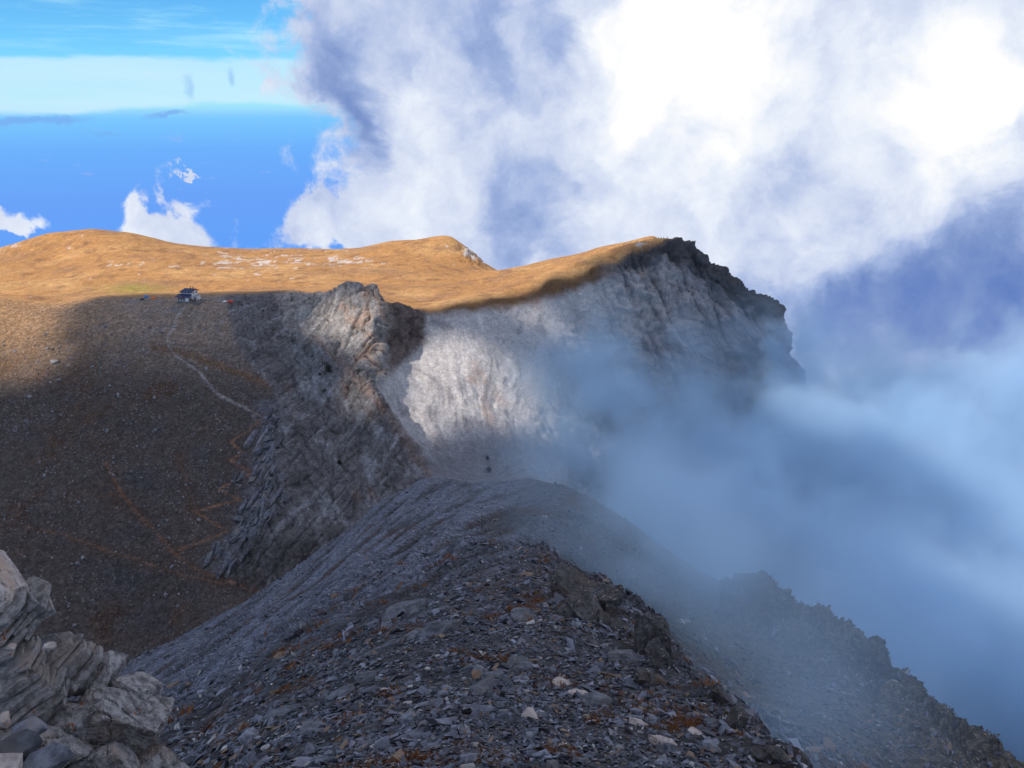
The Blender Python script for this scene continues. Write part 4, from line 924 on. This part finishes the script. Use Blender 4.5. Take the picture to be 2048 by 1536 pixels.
BD = [(960, 1200, 20, 16, 'dark rounded boulder on the ridge below the brown grass strip'), (880, 1265, 46, 26, 'cracked bedrock hump in the middle of the foreground ridge'), (830, 1275, 40, 20, 'dark bedrock hump left of the cracked bedrock hump'), (1045, 1335, 48, 20, 'broad smooth bedrock slab with a stone on top'),
      (945, 1345, 26, 18, 'rounded bedrock slab left of the broad smooth slab'), (985, 1360, 24, 16, 'dark bedrock slab between two rounded slabs'), (955, 1385, 38, 20, 'cracked bedrock slab below the dark slab'), (1240, 1320, 44, 26, 'grey bedrock slab leaning on the split crag'), (1130, 1370, 34, 12, 'pale slanting slab right of the broad smooth slab'),
      (1200, 1410, 44, 16, 'grey bedrock slab in the lower right of the ridge'), (1285, 1450, 26, 12, 'pinkish rock in the lower right of the ridge'), (1325, 1490, 34, 18, 'pale streaked rock in the lower right of the ridge'), (1160, 1392, 30, 11, 'low grey slab between the pale slanting slab and the lower right slab'), (690, 1390, 40, 15, 'slanting bedrock slab on the left flank of the ridge'),
      (740, 1352, 30, 12, 'narrow bedrock slab above the slanting slab'), (610, 1470, 46, 16, 'long bedrock slab near the lower left of the ridge'), (560, 1430, 40, 14, 'grey slab on the left flank above the long slab'), (640, 1525, 34, 14, 'brownish slab at the bottom edge of the ridge'), (800, 1230, 50, 14, 'long cracked bedrock slab across the upper ridge'), (1060, 1240, 40, 14, 'bedrock slab below the ridge top crags'),
      (860, 1420, 26, 10, 'small slab in the middle of the rubble'), (1130, 1460, 22, 9, 'small dark slab low on the ridge'), (1020, 1430, 26, 10, 'flat slab low on the ridge centre'), (720, 1440, 26, 10, 'small slab left of the rubble centre'), (1400, 1470, 24, 10, 'grey slab right of the pale streaked rock'), (1260, 1230, 30, 14, 'grey slab below the dark rounded knob')]
for k, (u, v, hu, hv, lab) in enumerate(BD):
    p, n = gpt(u, v, 10, 100)
    mt = M_PALE if 'pale' in lab or 'pinkish' in lab else M_BED
    o = put_rock('bedrock', 450 + k, mt, u, v, p[1] * 1.004, hu, hv * 0.9, hu * 0.8, -0.35 if u > 1000 else 0.30, None, 4, layamp=0.04, lay=3.0, rough=0.3)
    tag(o, lab, 'bedrock')

# dry grass tufts in the rubble
def build_tufts():
    gv = rv[(_vv[rv] > 1080) & (_R2[rv] < 110) & (_uu[rv] > 330)]
    w = np.clip(fbm(F2[gv].astype(np.float32), 5.0, 3, 0.6, 230) - 0.02, 0.0, 1) ** 1.4 + 0.002
    c = RNG.choice(gv, 420, p=w / w.sum())
    Vs, Cs = [], []
    for i in c:
        s = np.clip(np.exp(RNG.normal(math.log(15), 0.45)), 6, 34) * _R2[i] / FPX * np.interp(_vv[i], [1080, 1536], [0.6, 1.2])
        n = Nall[i]; nb = 46
        a = RNG.uniform(0, 2 * math.pi, nb); rr_ = np.sqrt(RNG.rand(nb)) * 0.5 * s
        b0 = F2[i] + np.stack([np.cos(a) * rr_ * 1.5, np.sin(a) * rr_ * 1.5, np.zeros(nb)], 1); b0[:, 2] = b0[:, 2] - (n[0] * (b0[:, 0] - F2[i, 0]) + n[1] * (b0[:, 1] - F2[i, 1])) / max(n[2], 0.3)
        tip = b0 + np.stack([np.cos(a), np.sin(a), np.zeros(nb)], 1) * (0.30 * s * RNG.rand(nb))[:, None] + np.array((0, 0, 1.0)) * (s * RNG.uniform(0.2, 0.55, nb))[:, None]
        wd = np.stack([-np.sin(a + 1), np.cos(a + 1), np.zeros(nb)], 1) * s * 0.045
        Vs.append(np.stack([b0 - wd, b0 + wd, tip], 1).reshape(-1, 3)); col = np.array((0.30, 0.115, 0.030)) * RNG.uniform(0.55, 1.25, (nb, 1)); Cs.append(np.repeat(col, 3, 0))
    v = np.concatenate(Vs); me = mesh_np('grass', v, np.arange(len(v)).reshape(-1, 3), 3); set_col(me, np.concatenate(Cs))
    m = bpy.data.materials.new('dry tuft grass'); m.use_nodes = True; t = NT(m.node_tree); at = t.new('ShaderNodeAttribute'); at.attribute_name = 'Col'
    b = m.node_tree.nodes['Principled BSDF']; t.l.new(at.outputs['Color'], b.inputs['Base Color']); b.inputs['Roughness'].default_value = 0.9
    o = obj('grass', me, m); tag(o, 'orange brown dry grass tufts among the rubble', 'grass', None, 'stuff')
build_tufts()

# ------------------------------------------------------------------ slope below the hut: boulders, small stones, slab rib, shrubs
sv = vis[(Z_SHO[vis]) & (_vv[vis] > 620) & (_uu[vis] < 560)]
wv_ = np.clip(0.25 + 1.6 * fbm(F2[sv].astype(np.float32), 30, 3, 0.6, 260), 0.03, 2) * np.interp(_vv[sv], [620, 700, 900, 1300], [0.3, 1.0, 0.9, 0.45])
c = RNG.choice(sv, 2600, p=wv_ / wv_.sum())
col = RNG.uniform(0.6, 1.35, (len(c), 1)) * np.array((0.21, 0.20, 0.21))
scatter_joined('slope_stones', F2[c], Nall[c], np.exp(RNG.normal(math.log(2.3), 0.3, len(c))) * _R2[c] / FPX, RNG.uniform(0, 6, len(c)), 0.3, SH_BLOCK, col, M_SCREE)
MBS = [me_shard(q_, 'boulder', M_BOULD) for q_ in SH_BLOCK]
fixed = [(155, 1127, 12), (166, 1116, 9), (110, 722, 13), (185, 733, 9), (118, 758, 8), (255, 745, 7), (60, 790, 9), (235, 790, 8), (30, 700, 7), (214, 862, 9), (312, 860, 9), (330, 1190, 9), (345, 1135, 9), (100, 765, 6), (285, 955, 7), (150, 1250, 8), (355, 1212, 8), (10, 1040, 7), (340, 1075, 8), (400, 1040, 8), (480, 905, 7), (478, 925, 7)]
wb = np.clip(0.2 + 1.8 * fbm(F2[sv].astype(np.float32), 24, 3, 0.6, 270), 0.02, 2) * np.interp(_vv[sv], [620, 690, 900, 1300], [0.1, 1.2, 0.8, 0.5])
cb = [(gpt(u, v, 260, 520), s) for u, v, s in fixed] + [((F2[i], Nall[i]), float(np.clip(np.exp(RNG.normal(math.log(4.6), 0.28)), 4, 10))) for i in RNG.choice(sv, 120, p=wb / wb.sum())]
for (p, n), s in cb:
    s = s * mpp(p); o = obj('boulder', MBS[RNG.randint(len(MBS))])
    o.matrix_world = Matrix.Translation(Vector(np.asarray(p) + np.asarray(n) * s * 0.12)) @ frame(np.asarray(n) + RNG.normal(size=3) * 0.25, np.array((RNG.normal(), RNG.normal(), 0.01))).to_4x4() @ Matrix.Diagonal((s, s, s, 1))
    tag(o, 'small grey boulder scattered on the dark scree slope below the hut', 'boulder', 'boulders on the scree slope')

rib = obj('rock_rib', None); rp, _ = gpt(500, 1060, 280, 420); rib.location = rp
tag(rib, 'rib of tilted blue grey slabs beside the zigzag path', 'rock rib')
SL = []
band = [(548, 830), (540, 880), (535, 930), (545, 965), (520, 1010), (505, 1050), (470, 1095), (440, 1125)]
for k in range(120):
    tq = RNG.rand() * (len(band) - 1); i = int(tq); fr = tq - i
    u0 = band[i][0] * (1 - fr) + band[i + 1][0] * fr; v0 = band[i][1] * (1 - fr) + band[i + 1][1] * fr
    wdt = np.interp(v0, [830, 900, 960, 1050, 1130], [16, 34, 34, 40, 44])
    SL.append((u0 + RNG.normal() * wdt * 0.42 - 4, v0 + RNG.normal() * 8, np.exp(RNG.normal(math.log(19), 0.5)), np.exp(RNG.normal(math.log(8.5), 0.4))))
SL += [(520, 1030, 74, 16), (505, 1045, 60, 14), (528, 1000, 56, 13), (540, 905, 50, 18), (448, 1135, 52, 8), (432, 1098, 30, 22), (484, 955, 26, 14), (470, 960, 20, 9), (500, 880, 44, 9), (515, 895, 34, 10), (540, 1025, 48, 14), (470, 1075, 40, 14), (452, 1130, 22, 10)]
MSL = []
for k in range(8):
    bm = bmesh.new(); bmesh.ops.create_cube(bm, size=1.0)
    bmesh.ops.subdivide_edges(bm, edges=bm.edges, cuts=1, use_grid_fill=True)
    for q_ in bm.verts:
        q_.co += Vector(_r3.normal(size=3) * np.array((0.07, 0.09, 0.10)))
        if abs(q_.co.y) > 0.3: q_.co.x *= _r3.uniform(0.45, 0.95)
    bmesh.ops.triangulate(bm, faces=bm.faces)
    me = bpy.data.meshes.new('slab'); bm.to_mesh(me); bm.free(); me.materials.append(M_SLAB); MSL.append(me)
for u, v, L, wd in SL:
    p, n = gpt(u, v, 270, 440); p2, _ = gpt(u + 10, v - 15, 270, 440); k = mpp(p)
    d = p2 - p
    if np.linalg.norm(d) > 16 * k * 6: d = np.array((0.45, 0.75, 0.40))
    o = obj('slab', MSL[RNG.randint(8)], None, rib)
    nn = n + np.array((-0.35, -0.2, 0.25)) + RNG.normal(size=3) * 0.26
    o.matrix_local = Matrix.Translation(Vector(p - rp + n * RNG.uniform(-0.7, 0.35))) @ frame(nn, d + RNG.normal(size=3) * 0.08 * np.linalg.norm(d)).to_4x4() @ Matrix.Diagonal((wd * k, L * k, RNG.uniform(5, 12) * k, 1))

def shrub(u, v, wpx, hpx, lab, green=False):
    p, n = gpt(u, v + hpx * 0.4, 300, 480); k = mpp(p); r = obj('shrub', None); r.location = p - np.array((0, 0, 0.3))
    tag(r, lab, 'shrub', 'shrubs on the gully slope')
    R = wpx * k * 0.5; H = hpx * k
    bm = bmesh.new(); bmesh.ops.create_cone(bm, segments=7, radius1=0.14, radius2=0.07, depth=H * 0.6, cap_ends=True)
    bmesh.ops.translate(bm, verts=bm.verts, vec=(0, 0, H * 0.3))
    for sx_ in (-1, 1):
        q_ = bmesh.ops.create_cone(bm, segments=6, radius1=0.08, radius2=0.03, depth=H * 0.6, cap_ends=True)['verts']
        bmesh.ops.rotate(bm, verts=q_, cent=(0, 0, 0), matrix=Matrix.Rotation(0.7 * sx_, 3, 'Y')); bmesh.ops.translate(bm, verts=q_, vec=(0.22 * H * sx_, 0, H * 0.4))
    me = bpy.data.meshes.new('trunk'); bm.to_mesh(me); bm.free(); obj('trunk', me, M_BARK, r)
    nl = 420
    cl_ = RNG.normal(size=(7, 3)) * np.array((R * 0.5, R * 0.4, H * 0.2)) + np.array((0, 0, H * 0.5))
    ctr = cl_[RNG.randint(0, 7, nl)] + RNG.normal(size=(nl, 3)) * np.array((R * 0.28, R * 0.28, H * 0.15))
    ctr[:, 2] = np.maximum(ctr[:, 2], 0.05)
    a, b = RNG.normal(size=(nl, 3)), RNG.normal(size=(nl, 3)); ls = 0.12 * H
    vv_ = np.stack([ctr + a * ls * 0.5, ctr + b * ls * 0.5, ctr - a * ls * 0.4 + b * ls * 0.2], 1).reshape(-1, 3)
    me = mesh_np('crown', vv_, np.arange(len(vv_)).reshape(-1, 3), 3); obj('crown', me, M_LEAF2 if green else M_LEAF, r)
M_BARK = plain('bark', (0.06, 0.045, 0.035)); M_LEAF = plain('dark pine needles', (0.012, 0.020, 0.012), 0.9, 0, 0.4); M_LEAF2 = plain('olive needles', (0.05, 0.06, 0.03), 0.9, 0, 0.4)
shrub(656, 736, 17, 17, 'large dark dwarf pine on the upper gully slope'); shrub(641, 747, 7, 7, 'small dark shrub left of the large dark dwarf pine'); shrub(648, 780, 9, 7, 'small dark shrub below the large dwarf pine'); shrub(695, 776, 9, 7, 'small dark shrub near the gully edge, right of the large pine')
shrub(680, 925, 10, 14, 'upright dark shrub low on the gully slope'); shrub(717, 738, 9, 8, 'olive shrub at the foot of the rock pinnacle', True); shrub(976, 915, 6, 11, 'dark shrub low in the scree bowl above the saddle'); shrub(978, 938, 8, 12, 'dark shrub just above the saddle')

# ------------------------------------------------------------------ the hut and its surroundings
def boxv(x0, x1, y0, y1, z0, z1): return [(x0, y0, z0), (x1, y0, z0), (x1, y1, z0), (x0, y1, z0), (x0, y0, z1), (x1, y0, z1), (x1, y1, z1), (x0, y1, z1)]
BF = [(0, 3, 2, 1), (4, 5, 6, 7), (0, 1, 5, 4), (1, 2, 6, 5), (2, 3, 7, 6), (3, 0, 4, 7)]
def part(name, v, mat, parent, f=BF):
    me = bpy.data.meshes.new(name); me.from_pydata(v, [], f); me.update()
    bm = bmesh.new(); bm.from_mesh(me); bmesh.ops.recalc_face_normals(bm, faces=bm.faces); bm.to_mesh(me); bm.free()
    return obj(name, me, mat, parent)
M_WHITE = plain('white plaster', (0.70, 0.685, 0.68), 0.9); M_STW = plain('stone wall', (0.36, 0.33, 0.33), 0.95, 0, 0.45, 6.0); M_BLUE = plain('blue sheet roof', (0.018, 0.035, 0.105), 0.5, 0.2); M_RED = plain('dark red trim', (0.22, 0.025, 0.025), 0.6)
M_TERR = plain('trodden stony terrace', (0.17, 0.145, 0.135), 0.95, 0, 0.4, 2.0); M_GLASS = plain('dark window', (0.015, 0.017, 0.022), 0.25); M_PIPE = plain('stove pipe', (0.05, 0.04, 0.035), 0.5, 0.5); M_DOOR = plain('brown door', (0.10, 0.035, 0.025))
def build_hut():
    p, _ = gpt(374, 600, 480, 530); r = obj('mountain_hut', None); r.location = p + np.array((-1.6, 1.5, 0.15)); r.scale = (0.88, 0.88, 0.9); r.rotation_euler = (0, 0, math.radians(-12))
    tag(r, 'small white mountain hut with blue roofs and red trim', 'hut')
    L, Wd = 8.2, 7.6; x0, x1, y0, y1 = -3.4, 4.8, 0.0, 7.6
    part('terrace', boxv(-5.0, 11.5, -3.3, 6.0, -2.0, 0.05), M_TERR, r)
    w = part('wall', boxv(x0, x1, y0, y1, 0.0, 5.6), M_WHITE, r)
    part('gable', [(x1 - .3, y0, 5.6), (x1, y0, 5.6), (x1, y1, 5.6), (x1 - .3, y1, 5.6), (x1 - .3, 3.8, 7.2), (x1, 3.8, 7.2)], M_WHITE, w, [(0, 1, 2, 3), (1, 2, 5), (0, 4, 3), (0, 1, 5, 4), (2, 3, 4, 5)])
    ro = part('roof', [(x0 - .9, y0 - .7, 5.55), (x1 + .7, y0 - .7, 5.55), (x1 + .7, 3.8, 7.45), (x0 + 1.2, 3.8, 7.45), (x0 - .9, y0 - .7, 5.72), (x1 + .7, y0 - .7, 5.72), (x1 + .7, 3.8, 7.65), (x0 + 1.2, 3.8, 7.65)], M_BLUE, r)
    part('roof', [(x0 - .9, y1 + .7, 5.55), (x1 + .7, y1 + .7, 5.55), (x1 + .7, 3.8, 7.44), (x0 + 1.2, 3.8, 7.44), (x0 - .9, y1 + .7, 5.72), (x1 + .7, y1 + .7, 5.72), (x1 + .7, 3.81, 7.64), (x0 + 1.2, 3.81, 7.64)], M_BLUE, r)
    part('roof', [(x0 - .92, y0 - .7, 5.56), (x0 - .92, y1 + .7, 5.56), (x0 + 1.2, 3.8, 7.5), (x0 - .92, y0 - .7, 5.7), (x0 - .92, y1 + .7, 5.7), (x0 + 1.2, 3.8, 7.63)], M_BLUE, r, [(0, 1, 2), (3, 5, 4), (0, 3, 4, 1), (1, 4, 5, 2), (2, 5, 3, 0)])
    part('trim', boxv(x0 - .95, x1 + .75, y0 - .78, y0 - .70, 5.40, 5.74), M_RED, ro)
    part('trim', [(x1 + .7, y0 - .7, 5.35), (x1 + .8, y0 - .7, 5.35), (x1 + .8, 3.8, 7.25), (x1 + .7, 3.8, 7.25), (x1 + .7, y0 - .7, 5.8), (x1 + .8, y0 - .7, 5.8), (x1 + .8, 3.8, 7.7), (x1 + .7, 3.8, 7.7)], M_RED, ro)
    part('trim', [(x1 + .7, 3.8, 7.25), (x1 + .8, 3.8, 7.25), (x1 + .8, y1 + .7, 5.35), (x1 + .7, y1 + .7, 5.35), (x1 + .7, 3.8, 7.7), (x1 + .8, 3.8, 7.7), (x1 + .8, y1 + .7, 5.8), (x1 + .7, y1 + .7, 5.8)], M_RED, ro)
    an = part('annex_wall', boxv(-4.6, 4.4, -2.8, -0.003, 0.0, 2.75), M_STW, r)
    part('annex_wall', boxv(1.6, 4.0, -3.0, -2.803, 0.0, 2.6), M_WHITE, r)['label'] = 'pale front panel'
    pr = part('annex_roof', [(-5.9, -3.6, 2.75), (5.0, -3.6, 2.75), (5.0, -0.01, 4.25), (-4.9, -0.01, 4.25), (-5.9, -3.6, 2.92), (5.0, -3.6, 2.92), (5.0, -0.01, 4.42), (-4.9, -0.01, 4.42)], M_BLUE, r)
    part('trim', boxv(-5.95, 5.05, -3.68, -3.60, 2.62, 2.95), M_RED, pr); part('trim', boxv(0.6, 1.0, -3.5, -3.0, 3.0, 3.9), M_RED, pr)
    part('door', boxv(4.403, 4.48, -2.2, -1.2, 0.05, 2.2), M_DOOR, r)
    for (ya, za) in ((2.0, 4.2), (5.2, 4.2), (2.0, 1.4), (5.0, 1.4)):
        wn_ = part('window', boxv(x1 + .003, x1 + .08, ya, ya + 1.0, za, za + 1.15), M_RED, r); part('pane', boxv(x1 + .082, x1 + .10, ya + .12, ya + .88, za + .12, za + 1.03), M_GLASS, wn_)
    for xa in (-2.4, -0.2, 2.2):
        wn_ = part('window', boxv(xa, xa + .9, -.08, -.003, 4.65, 5.3), M_RED, r); part('pane', boxv(xa + .1, xa + .8, -.10, -.082, 4.75, 5.2), M_GLASS, wn_)
    for xa in (-3.8, -1.8, 0.0):
        wn_ = part('window', boxv(xa, xa + 1.0, -2.88, -2.803, 1.0, 2.2), M_DOOR, r); part('pane', boxv(xa + .12, xa + .88, -2.90, -2.882, 1.1, 2.1), M_GLASS, wn_)
    part('wing', boxv(4.803, 7.4, 2.4, 6.4, 0.0, 2.9), M_WHITE, r); part('wing_roof', boxv(4.82, 7.7, 2.1, 6.7, 2.903, 3.05), M_STW, r)
    wn_ = part('window', boxv(5.6, 6.4, 2.32, 2.397, 1.0, 2.0), M_RED, r); part('pane', boxv(5.7, 6.3, 2.30, 2.318, 1.1, 1.9), M_GLASS, wn_)
    for (xa, ya, zt, rad) in ((3.0, 2.4, 9.3, 0.16), (4.2, 3.4, 8.6, 0.22)):
        n = 10; ring = [(xa + rad * math.cos(2 * math.pi * k / n), ya + rad * math.sin(2 * math.pi * k / n)) for k in range(n)]; cap = [(xa + rad * 1.9 * math.cos(2 * math.pi * k / n), ya + rad * 1.9 * math.sin(2 * math.pi * k / n)) for k in range(n)]
        q_ = part('chimney', [(x, y, 6.4) for x, y in ring] + [(x, y, zt) for x, y in ring], M_PIPE, r, [tuple(range(n)), tuple(range(n, 2 * n))] + [(k, (k + 1) % n, n + (k + 1) % n, n + k) for k in range(n)])
        part('cap', [(x, y, zt + .05) for x, y in cap] + [(x, y, zt + .22) for x, y in cap], M_PIPE, q_, [tuple(range(n)), tuple(range(n, 2 * n))] + [(k, (k + 1) % n, n + (k + 1) % n, n + k) for k in range(n)])
    return r
HUT = build_hut()

def dome_tent(u, v, w, h, mat, lab):
    p, _ = gpt(u, v, 480, 530); r = obj('tent', None); r.location = p - np.array((0, 0, 0.08)); tag(r, lab, 'tent', 'tents beside the hut')
    n, m_ = 16, 7; vs, fs_ = [], []
    for j in range(m_):
        a = j / (m_ - 1) * math.pi / 2
        for i in range(n):
            b = 2 * math.pi * i / n; k = 1 + 0.07 * math.cos(4 * b)
            vs.append((w / 2 * math.cos(a) ** 0.8 * math.cos(b) * k, w / 2 * math.cos(a) ** 0.8 * math.sin(b) * k, h * math.sin(a)))
    for j in range(m_ - 1):
        for i in range(n): fs_.append((j * n + i, j * n + (i + 1) % n, (j + 1) * n + (i + 1) % n, (j + 1) * n + i))
    part('canopy', vs, mat, r, fs_); 
    part('door_flap', [(-.3, -w / 2 * 1.09, 0.0), (.3, -w / 2 * 1.09, 0.0), (.15, -w / 2 * .86, h * .6), (-.15, -w / 2 * .86, h * .6), (-.3, -w / 2 * 1.05, 0.0), (.3, -w / 2 * 1.05, 0.0), (.15, -w / 2 * .82, h * .6), (-.15, -w / 2 * .82, h * .6)], M_GLASS, r)
    for s_ in (-1, 1):
        part('pole', [(s_ * w * .36 - .02, -w * .36, 0), (s_ * w * .36 + .02, -w * .36, 0), (0.02, 0, h * 1.03), (-.02, 0, h * 1.03), (s_ * w * .36 - .02, -w * .36 + .04, 0), (s_ * w * .36 + .02, -w * .36 + .04, 0), (0.02, .04, h * 1.03), (-.02, .04, h * 1.03)], M_PIPE, r)
M_TB = plain('blue nylon', (0.05, 0.20, 0.50)); M_TO = plain('orange nylon', (0.75, 0.16, 0.03)); M_TD = plain('dark nylon', (0.02, 0.02, 0.025)); M_TR = plain('red tarpaulin', (0.55, 0.035, 0.02)); M_TW = plain('white tarpaulin', (0.75, 0.75, 0.75))
dome_tent(292, 593, 2.6, 1.5, M_TB, 'blue dome tent left of the hut'); dome_tent(308, 594, 2.6, 1.5, M_TO, 'orange dome tent between the blue tent and the hut'); dome_tent(285, 597, 2.8, 1.0, M_TD, 'low dark tent in front of the blue tent')
def tarp(u, v, w, d, h, mat, lab):
    p, _ = gpt(u, v, 470, 530); n = 8; vs, fs_ = [], []
    for k in (0, 1):
        for j in range(n):
            for i in range(n):
                x, y = i / (n - 1) - .5, j / (n - 1) - .5
                vs.append((x * w, y * d, h * (1 - (2 * x) ** 2) * (1 - (2 * y) ** 2) * (1 + .3 * math.sin(7 * x + 5 * y)) + 0.12 - k * 0.06))
    for j in range(n - 1):
        for i in range(n - 1):
            q_ = (j * n + i, j * n + i + 1, (j + 1) * n + i + 1, (j + 1) * n + i); fs_ += [q_, tuple(x + n * n for x in q_[::-1])]
    ed = [i for i in range(n)] + [j * n + n - 1 for j in range(1, n)] + [(n - 1) * n + i for i in range(n - 2, -1, -1)] + [j * n for j in range(n - 2, 0, -1)]
    for a, b in zip(ed, ed[1:] + ed[:1]): fs_.append((a, b, b + n * n, a + n * n))
    o = part('tarpaulin', vs, mat, None, fs_); o.location = p; tag(o, lab, 'tarpaulin')
tarp(461, 601, 3.6, 3.4, 0.9, M_TR, 'red tarpaulin spread on the ground right of the hut'); tarp(450, 600, 2.2, 2.6, 0.5, M_TW, 'white tarpaulin beside the red one right of the hut')
for k, (u, v, lab) in enumerate([(476, 604, 'dark rock left of the pair near the red tarpaulin'), (483, 606, 'dark rock right of the pair near the red tarpaulin'), (525, 620, 'low dark rock on the shoulder above the gully'), (546, 621, 'low dark rock beside the top of the gully')]):
    p, n = gpt(u, v, 440, 530); o = obj('dark_rock', rock_mesh('dark_rock', 500 + k, M_CRAG, 3)); o.location = p; o.scale = (1.1, 0.8, 0.6); tag(o, lab, 'rock')

# people: one continuous skinned body each
M_JACK = [plain('dark jacket', (0.02, 0.022, 0.03)), plain('navy jacket', (0.025, 0.035, 0.075)), plain('dark red jacket', (0.12, 0.02, 0.02)), plain('black jacket', (0.012, 0.012, 0.014))]
M_TROU = plain('dark trousers', (0.022, 0.022, 0.026)); M_SKIN = plain('skin', (0.45, 0.27, 0.19)); M_HAIR = plain('dark hair', (0.02, 0.014, 0.01)); M_PACK = plain('dark backpack', (0.03, 0.03, 0.035))
def body(pose, sd):
    rs = np.random.RandomState(sd); j = lambda s=0.03: rs.normal() * s
    if pose == 'stand':
        J = dict(pel=(0, 0, .95), ch=(j(), .02, 1.30), nk=(j(), .02, 1.50), hd=(j(.02), 0, 1.66), ls=(-.19, .02, 1.42), le=(-.27 + j(), .02 + j(), 1.15), lh=(-.26 + j(), -.12 + j(.06), .92), rs=(.19, .02, 1.42), re=(.27 + j(), .02, 1.15), rh=(.25 + j(), -.12 + j(.06), .92),
                 lk=(-.12, -.03 + j(), .50), la=(-.13 + j(), .02 + j(.06), .07), lt=(-.15, -.16, .04), rk=(.12, -.03 + j(), .50), ra=(.14 + j(), .02 + j(.06), .07), rt=(.16, -.16, .04))
    else:
        J = dict(pel=(0, .05, .18), ch=(j(), .0, .52), nk=(j(), -.04, .72), hd=(j(.02), -.08, .88), ls=(-.19, -.02, .64), le=(-.28, -.16, .42), lh=(-.16, -.36, .38), rs=(.19, -.02, .64), re=(.28, -.16, .42), rh=(.16, -.36, .38),
                 lk=(-.15, -.38, .46), la=(-.15, -.50, .08), lt=(-.16, -.66, .05), rk=(.15, -.36, .46), ra=(.16, -.50, .08), rt=(.17, -.66, .05))
    E = [('pel', 'ch'), ('ch', 'nk'), ('nk', 'hd'), ('ch', 'ls'), ('ls', 'le'), ('le', 'lh'), ('ch', 'rs'), ('rs', 're'), ('re', 'rh'), ('pel', 'lk'), ('lk', 'la'), ('la', 'lt'), ('pel', 'rk'), ('rk', 'ra'), ('ra', 'rt')]
    R = dict(pel=.16, ch=.17, nk=.07, hd=.115, ls=.08, le=.055, lh=.045, rs=.08, re=.055, rh=.045, lk=.085, la=.06, lt=.05, rk=.085, ra=.06, rt=.05)
    ks = list(J); me = bpy.data.meshes.new('person'); me.from_pydata([J[k] for k in ks], [(ks.index(a), ks.index(b)) for a, b in E], []); o = bpy.data.objects.new('tmp', me); COL.objects.link(o)
    o.modifiers.new('s', 'SKIN'); ss_ = o.modifiers.new('b', 'SUBSURF'); ss_.levels = 1
    for i, k in enumerate(ks): me.skin_vertices[0].data[i].radius = (R[k], R[k] * .85); me.skin_vertices[0].data[i].use_root = (k == 'pel')
    dg = bpy.context.evaluated_depsgraph_get(); out = bpy.data.meshes.new_from_object(o.evaluated_get(dg)); bpy.data.objects.remove(o)
    return out, J
def person(p, yaw, pose, jk, sd, lab, group, pack=False):
    me, J = body(pose, sd); me.name = 'person'
    for m_ in (M_TROU, M_JACK[jk], M_SKIN): me.materials.append(m_)
    hz = J['nk'][2]; bz = J['pel'][2]
    for f in me.polygons:
        c_ = f.center; hand = min((c_ - Vector(J['lh'])).length, (c_ - Vector(J['rh'])).length) < .075
        f.material_index = 2 if (c_.z > hz + .02 or hand) else (1 if (c_.z > bz + .02 and (pose == 'stand' or c_.y > -.3)) else 0)
        f.use_smooth = True
    o = obj('person', me); o.location = p; o.rotation_euler = (0, 0, yaw); tag(o, lab, 'person', group)
    h = bmesh.new(); bmesh.ops.create_uvsphere(h, u_segments=10, v_segments=7, radius=.125); bmesh.ops.delete(h, geom=[q_ for q_ in h.verts if q_.co.z < -.02 and q_.co.y < .03], context='VERTS')
    m2 = bpy.data.meshes.new('hair'); h.to_mesh(m2); h.free(); ho = obj('hair', m2, M_HAIR, o); ho.location = Vector(J['hd']) + Vector((0, .015, .03))
    if pack:
        c_ = Vector(J['ch']) + Vector((0, .24, 0)); part('backpack', [(c_.x + x, c_.y + y, c_.z + z) for x, y, z in boxv(-.15, .15, -.10, .10, -.28, .22)], M_PACK, o)
HP = [(5.4, -1.0, 'stand', 0), (6.0, -1.9, 'sit', 1), (6.6, -0.6, 'stand', 3), (7.1, -1.8, 'sit', 0), (7.8, -0.9, 'stand', 3), (8.5, -2.0, 'sit', 3), (9.6, -0.4, 'stand', 2), (11.0, 0.2, 'stand', 3), (4.75, -3.1, 'stand', 0), (6.4, -2.7, 'stand', 1), (7.9, -2.9, 'sit', 1)]
bpy.context.view_layer.update(); HM = HUT.matrix_world.copy()
HL = ['person in dark jacket nearest the hut gable wall', 'seated person in navy jacket by the hut gable', 'standing person in black amid the group at the hut', 'seated person in dark clothes amid the group at the hut', 'standing person in black at the right of the close group', 'seated person in black at the right of the close group', 'person in dark red jacket, second from the right at the hut', 'rightmost person standing apart from the group at the hut', 'person in dark clothes standing at the hut front corner', 'person in navy jacket at the front of the group', 'seated person in navy jacket in front at the right of the group']
for k, ((u, v, ps_, jk), lab) in enumerate(zip(HP, HL)):
    p = np.array(HM @ Vector((u, v, 0.05))); person(p - np.array((0, 0, .02)), RNG.uniform(0, 6.28), ps_, jk, 600 + k, lab, 'people beside the hut')
def summit(u):      # highest skyline point of the peak at this column
    b = np.where((np.abs(_uu - u) < 2.5) & (F2[:, 1] > 598) & (F2[:, 1] < 616))[0]; return F2[b[np.argmin(_vv[b])]].astype(float)
for k, (u, ps_, jk, pk_, lab) in enumerate([(1310.5, 'stand', 3, False, 'leftmost of the four dark figures on the summit'), (1315, 'stand', 3, False, 'slim dark figure, second from the left on the summit'), (1322.5, 'stand', 0, True, 'dark figure with a pack, third from the left on the summit'), (1325.5, 'stand', 0, False, 'dark figure close beside the one with a pack on the summit'), (1333.5, 'stand', 3, True, 'rightmost dark figure with a pack on the summit'), (1274, 'sit', 3, False, 'dark figure sitting on the ridge left of the summit group'), (1247, 'stand', 0, False, 'lone tiny figure walking up the ridge towards the summit')]):
    person(summit(u) - np.array((0, 0, .05)), RNG.uniform(0, 6.28), ps_, jk, 640 + k, lab, 'people on the summit', pk_)
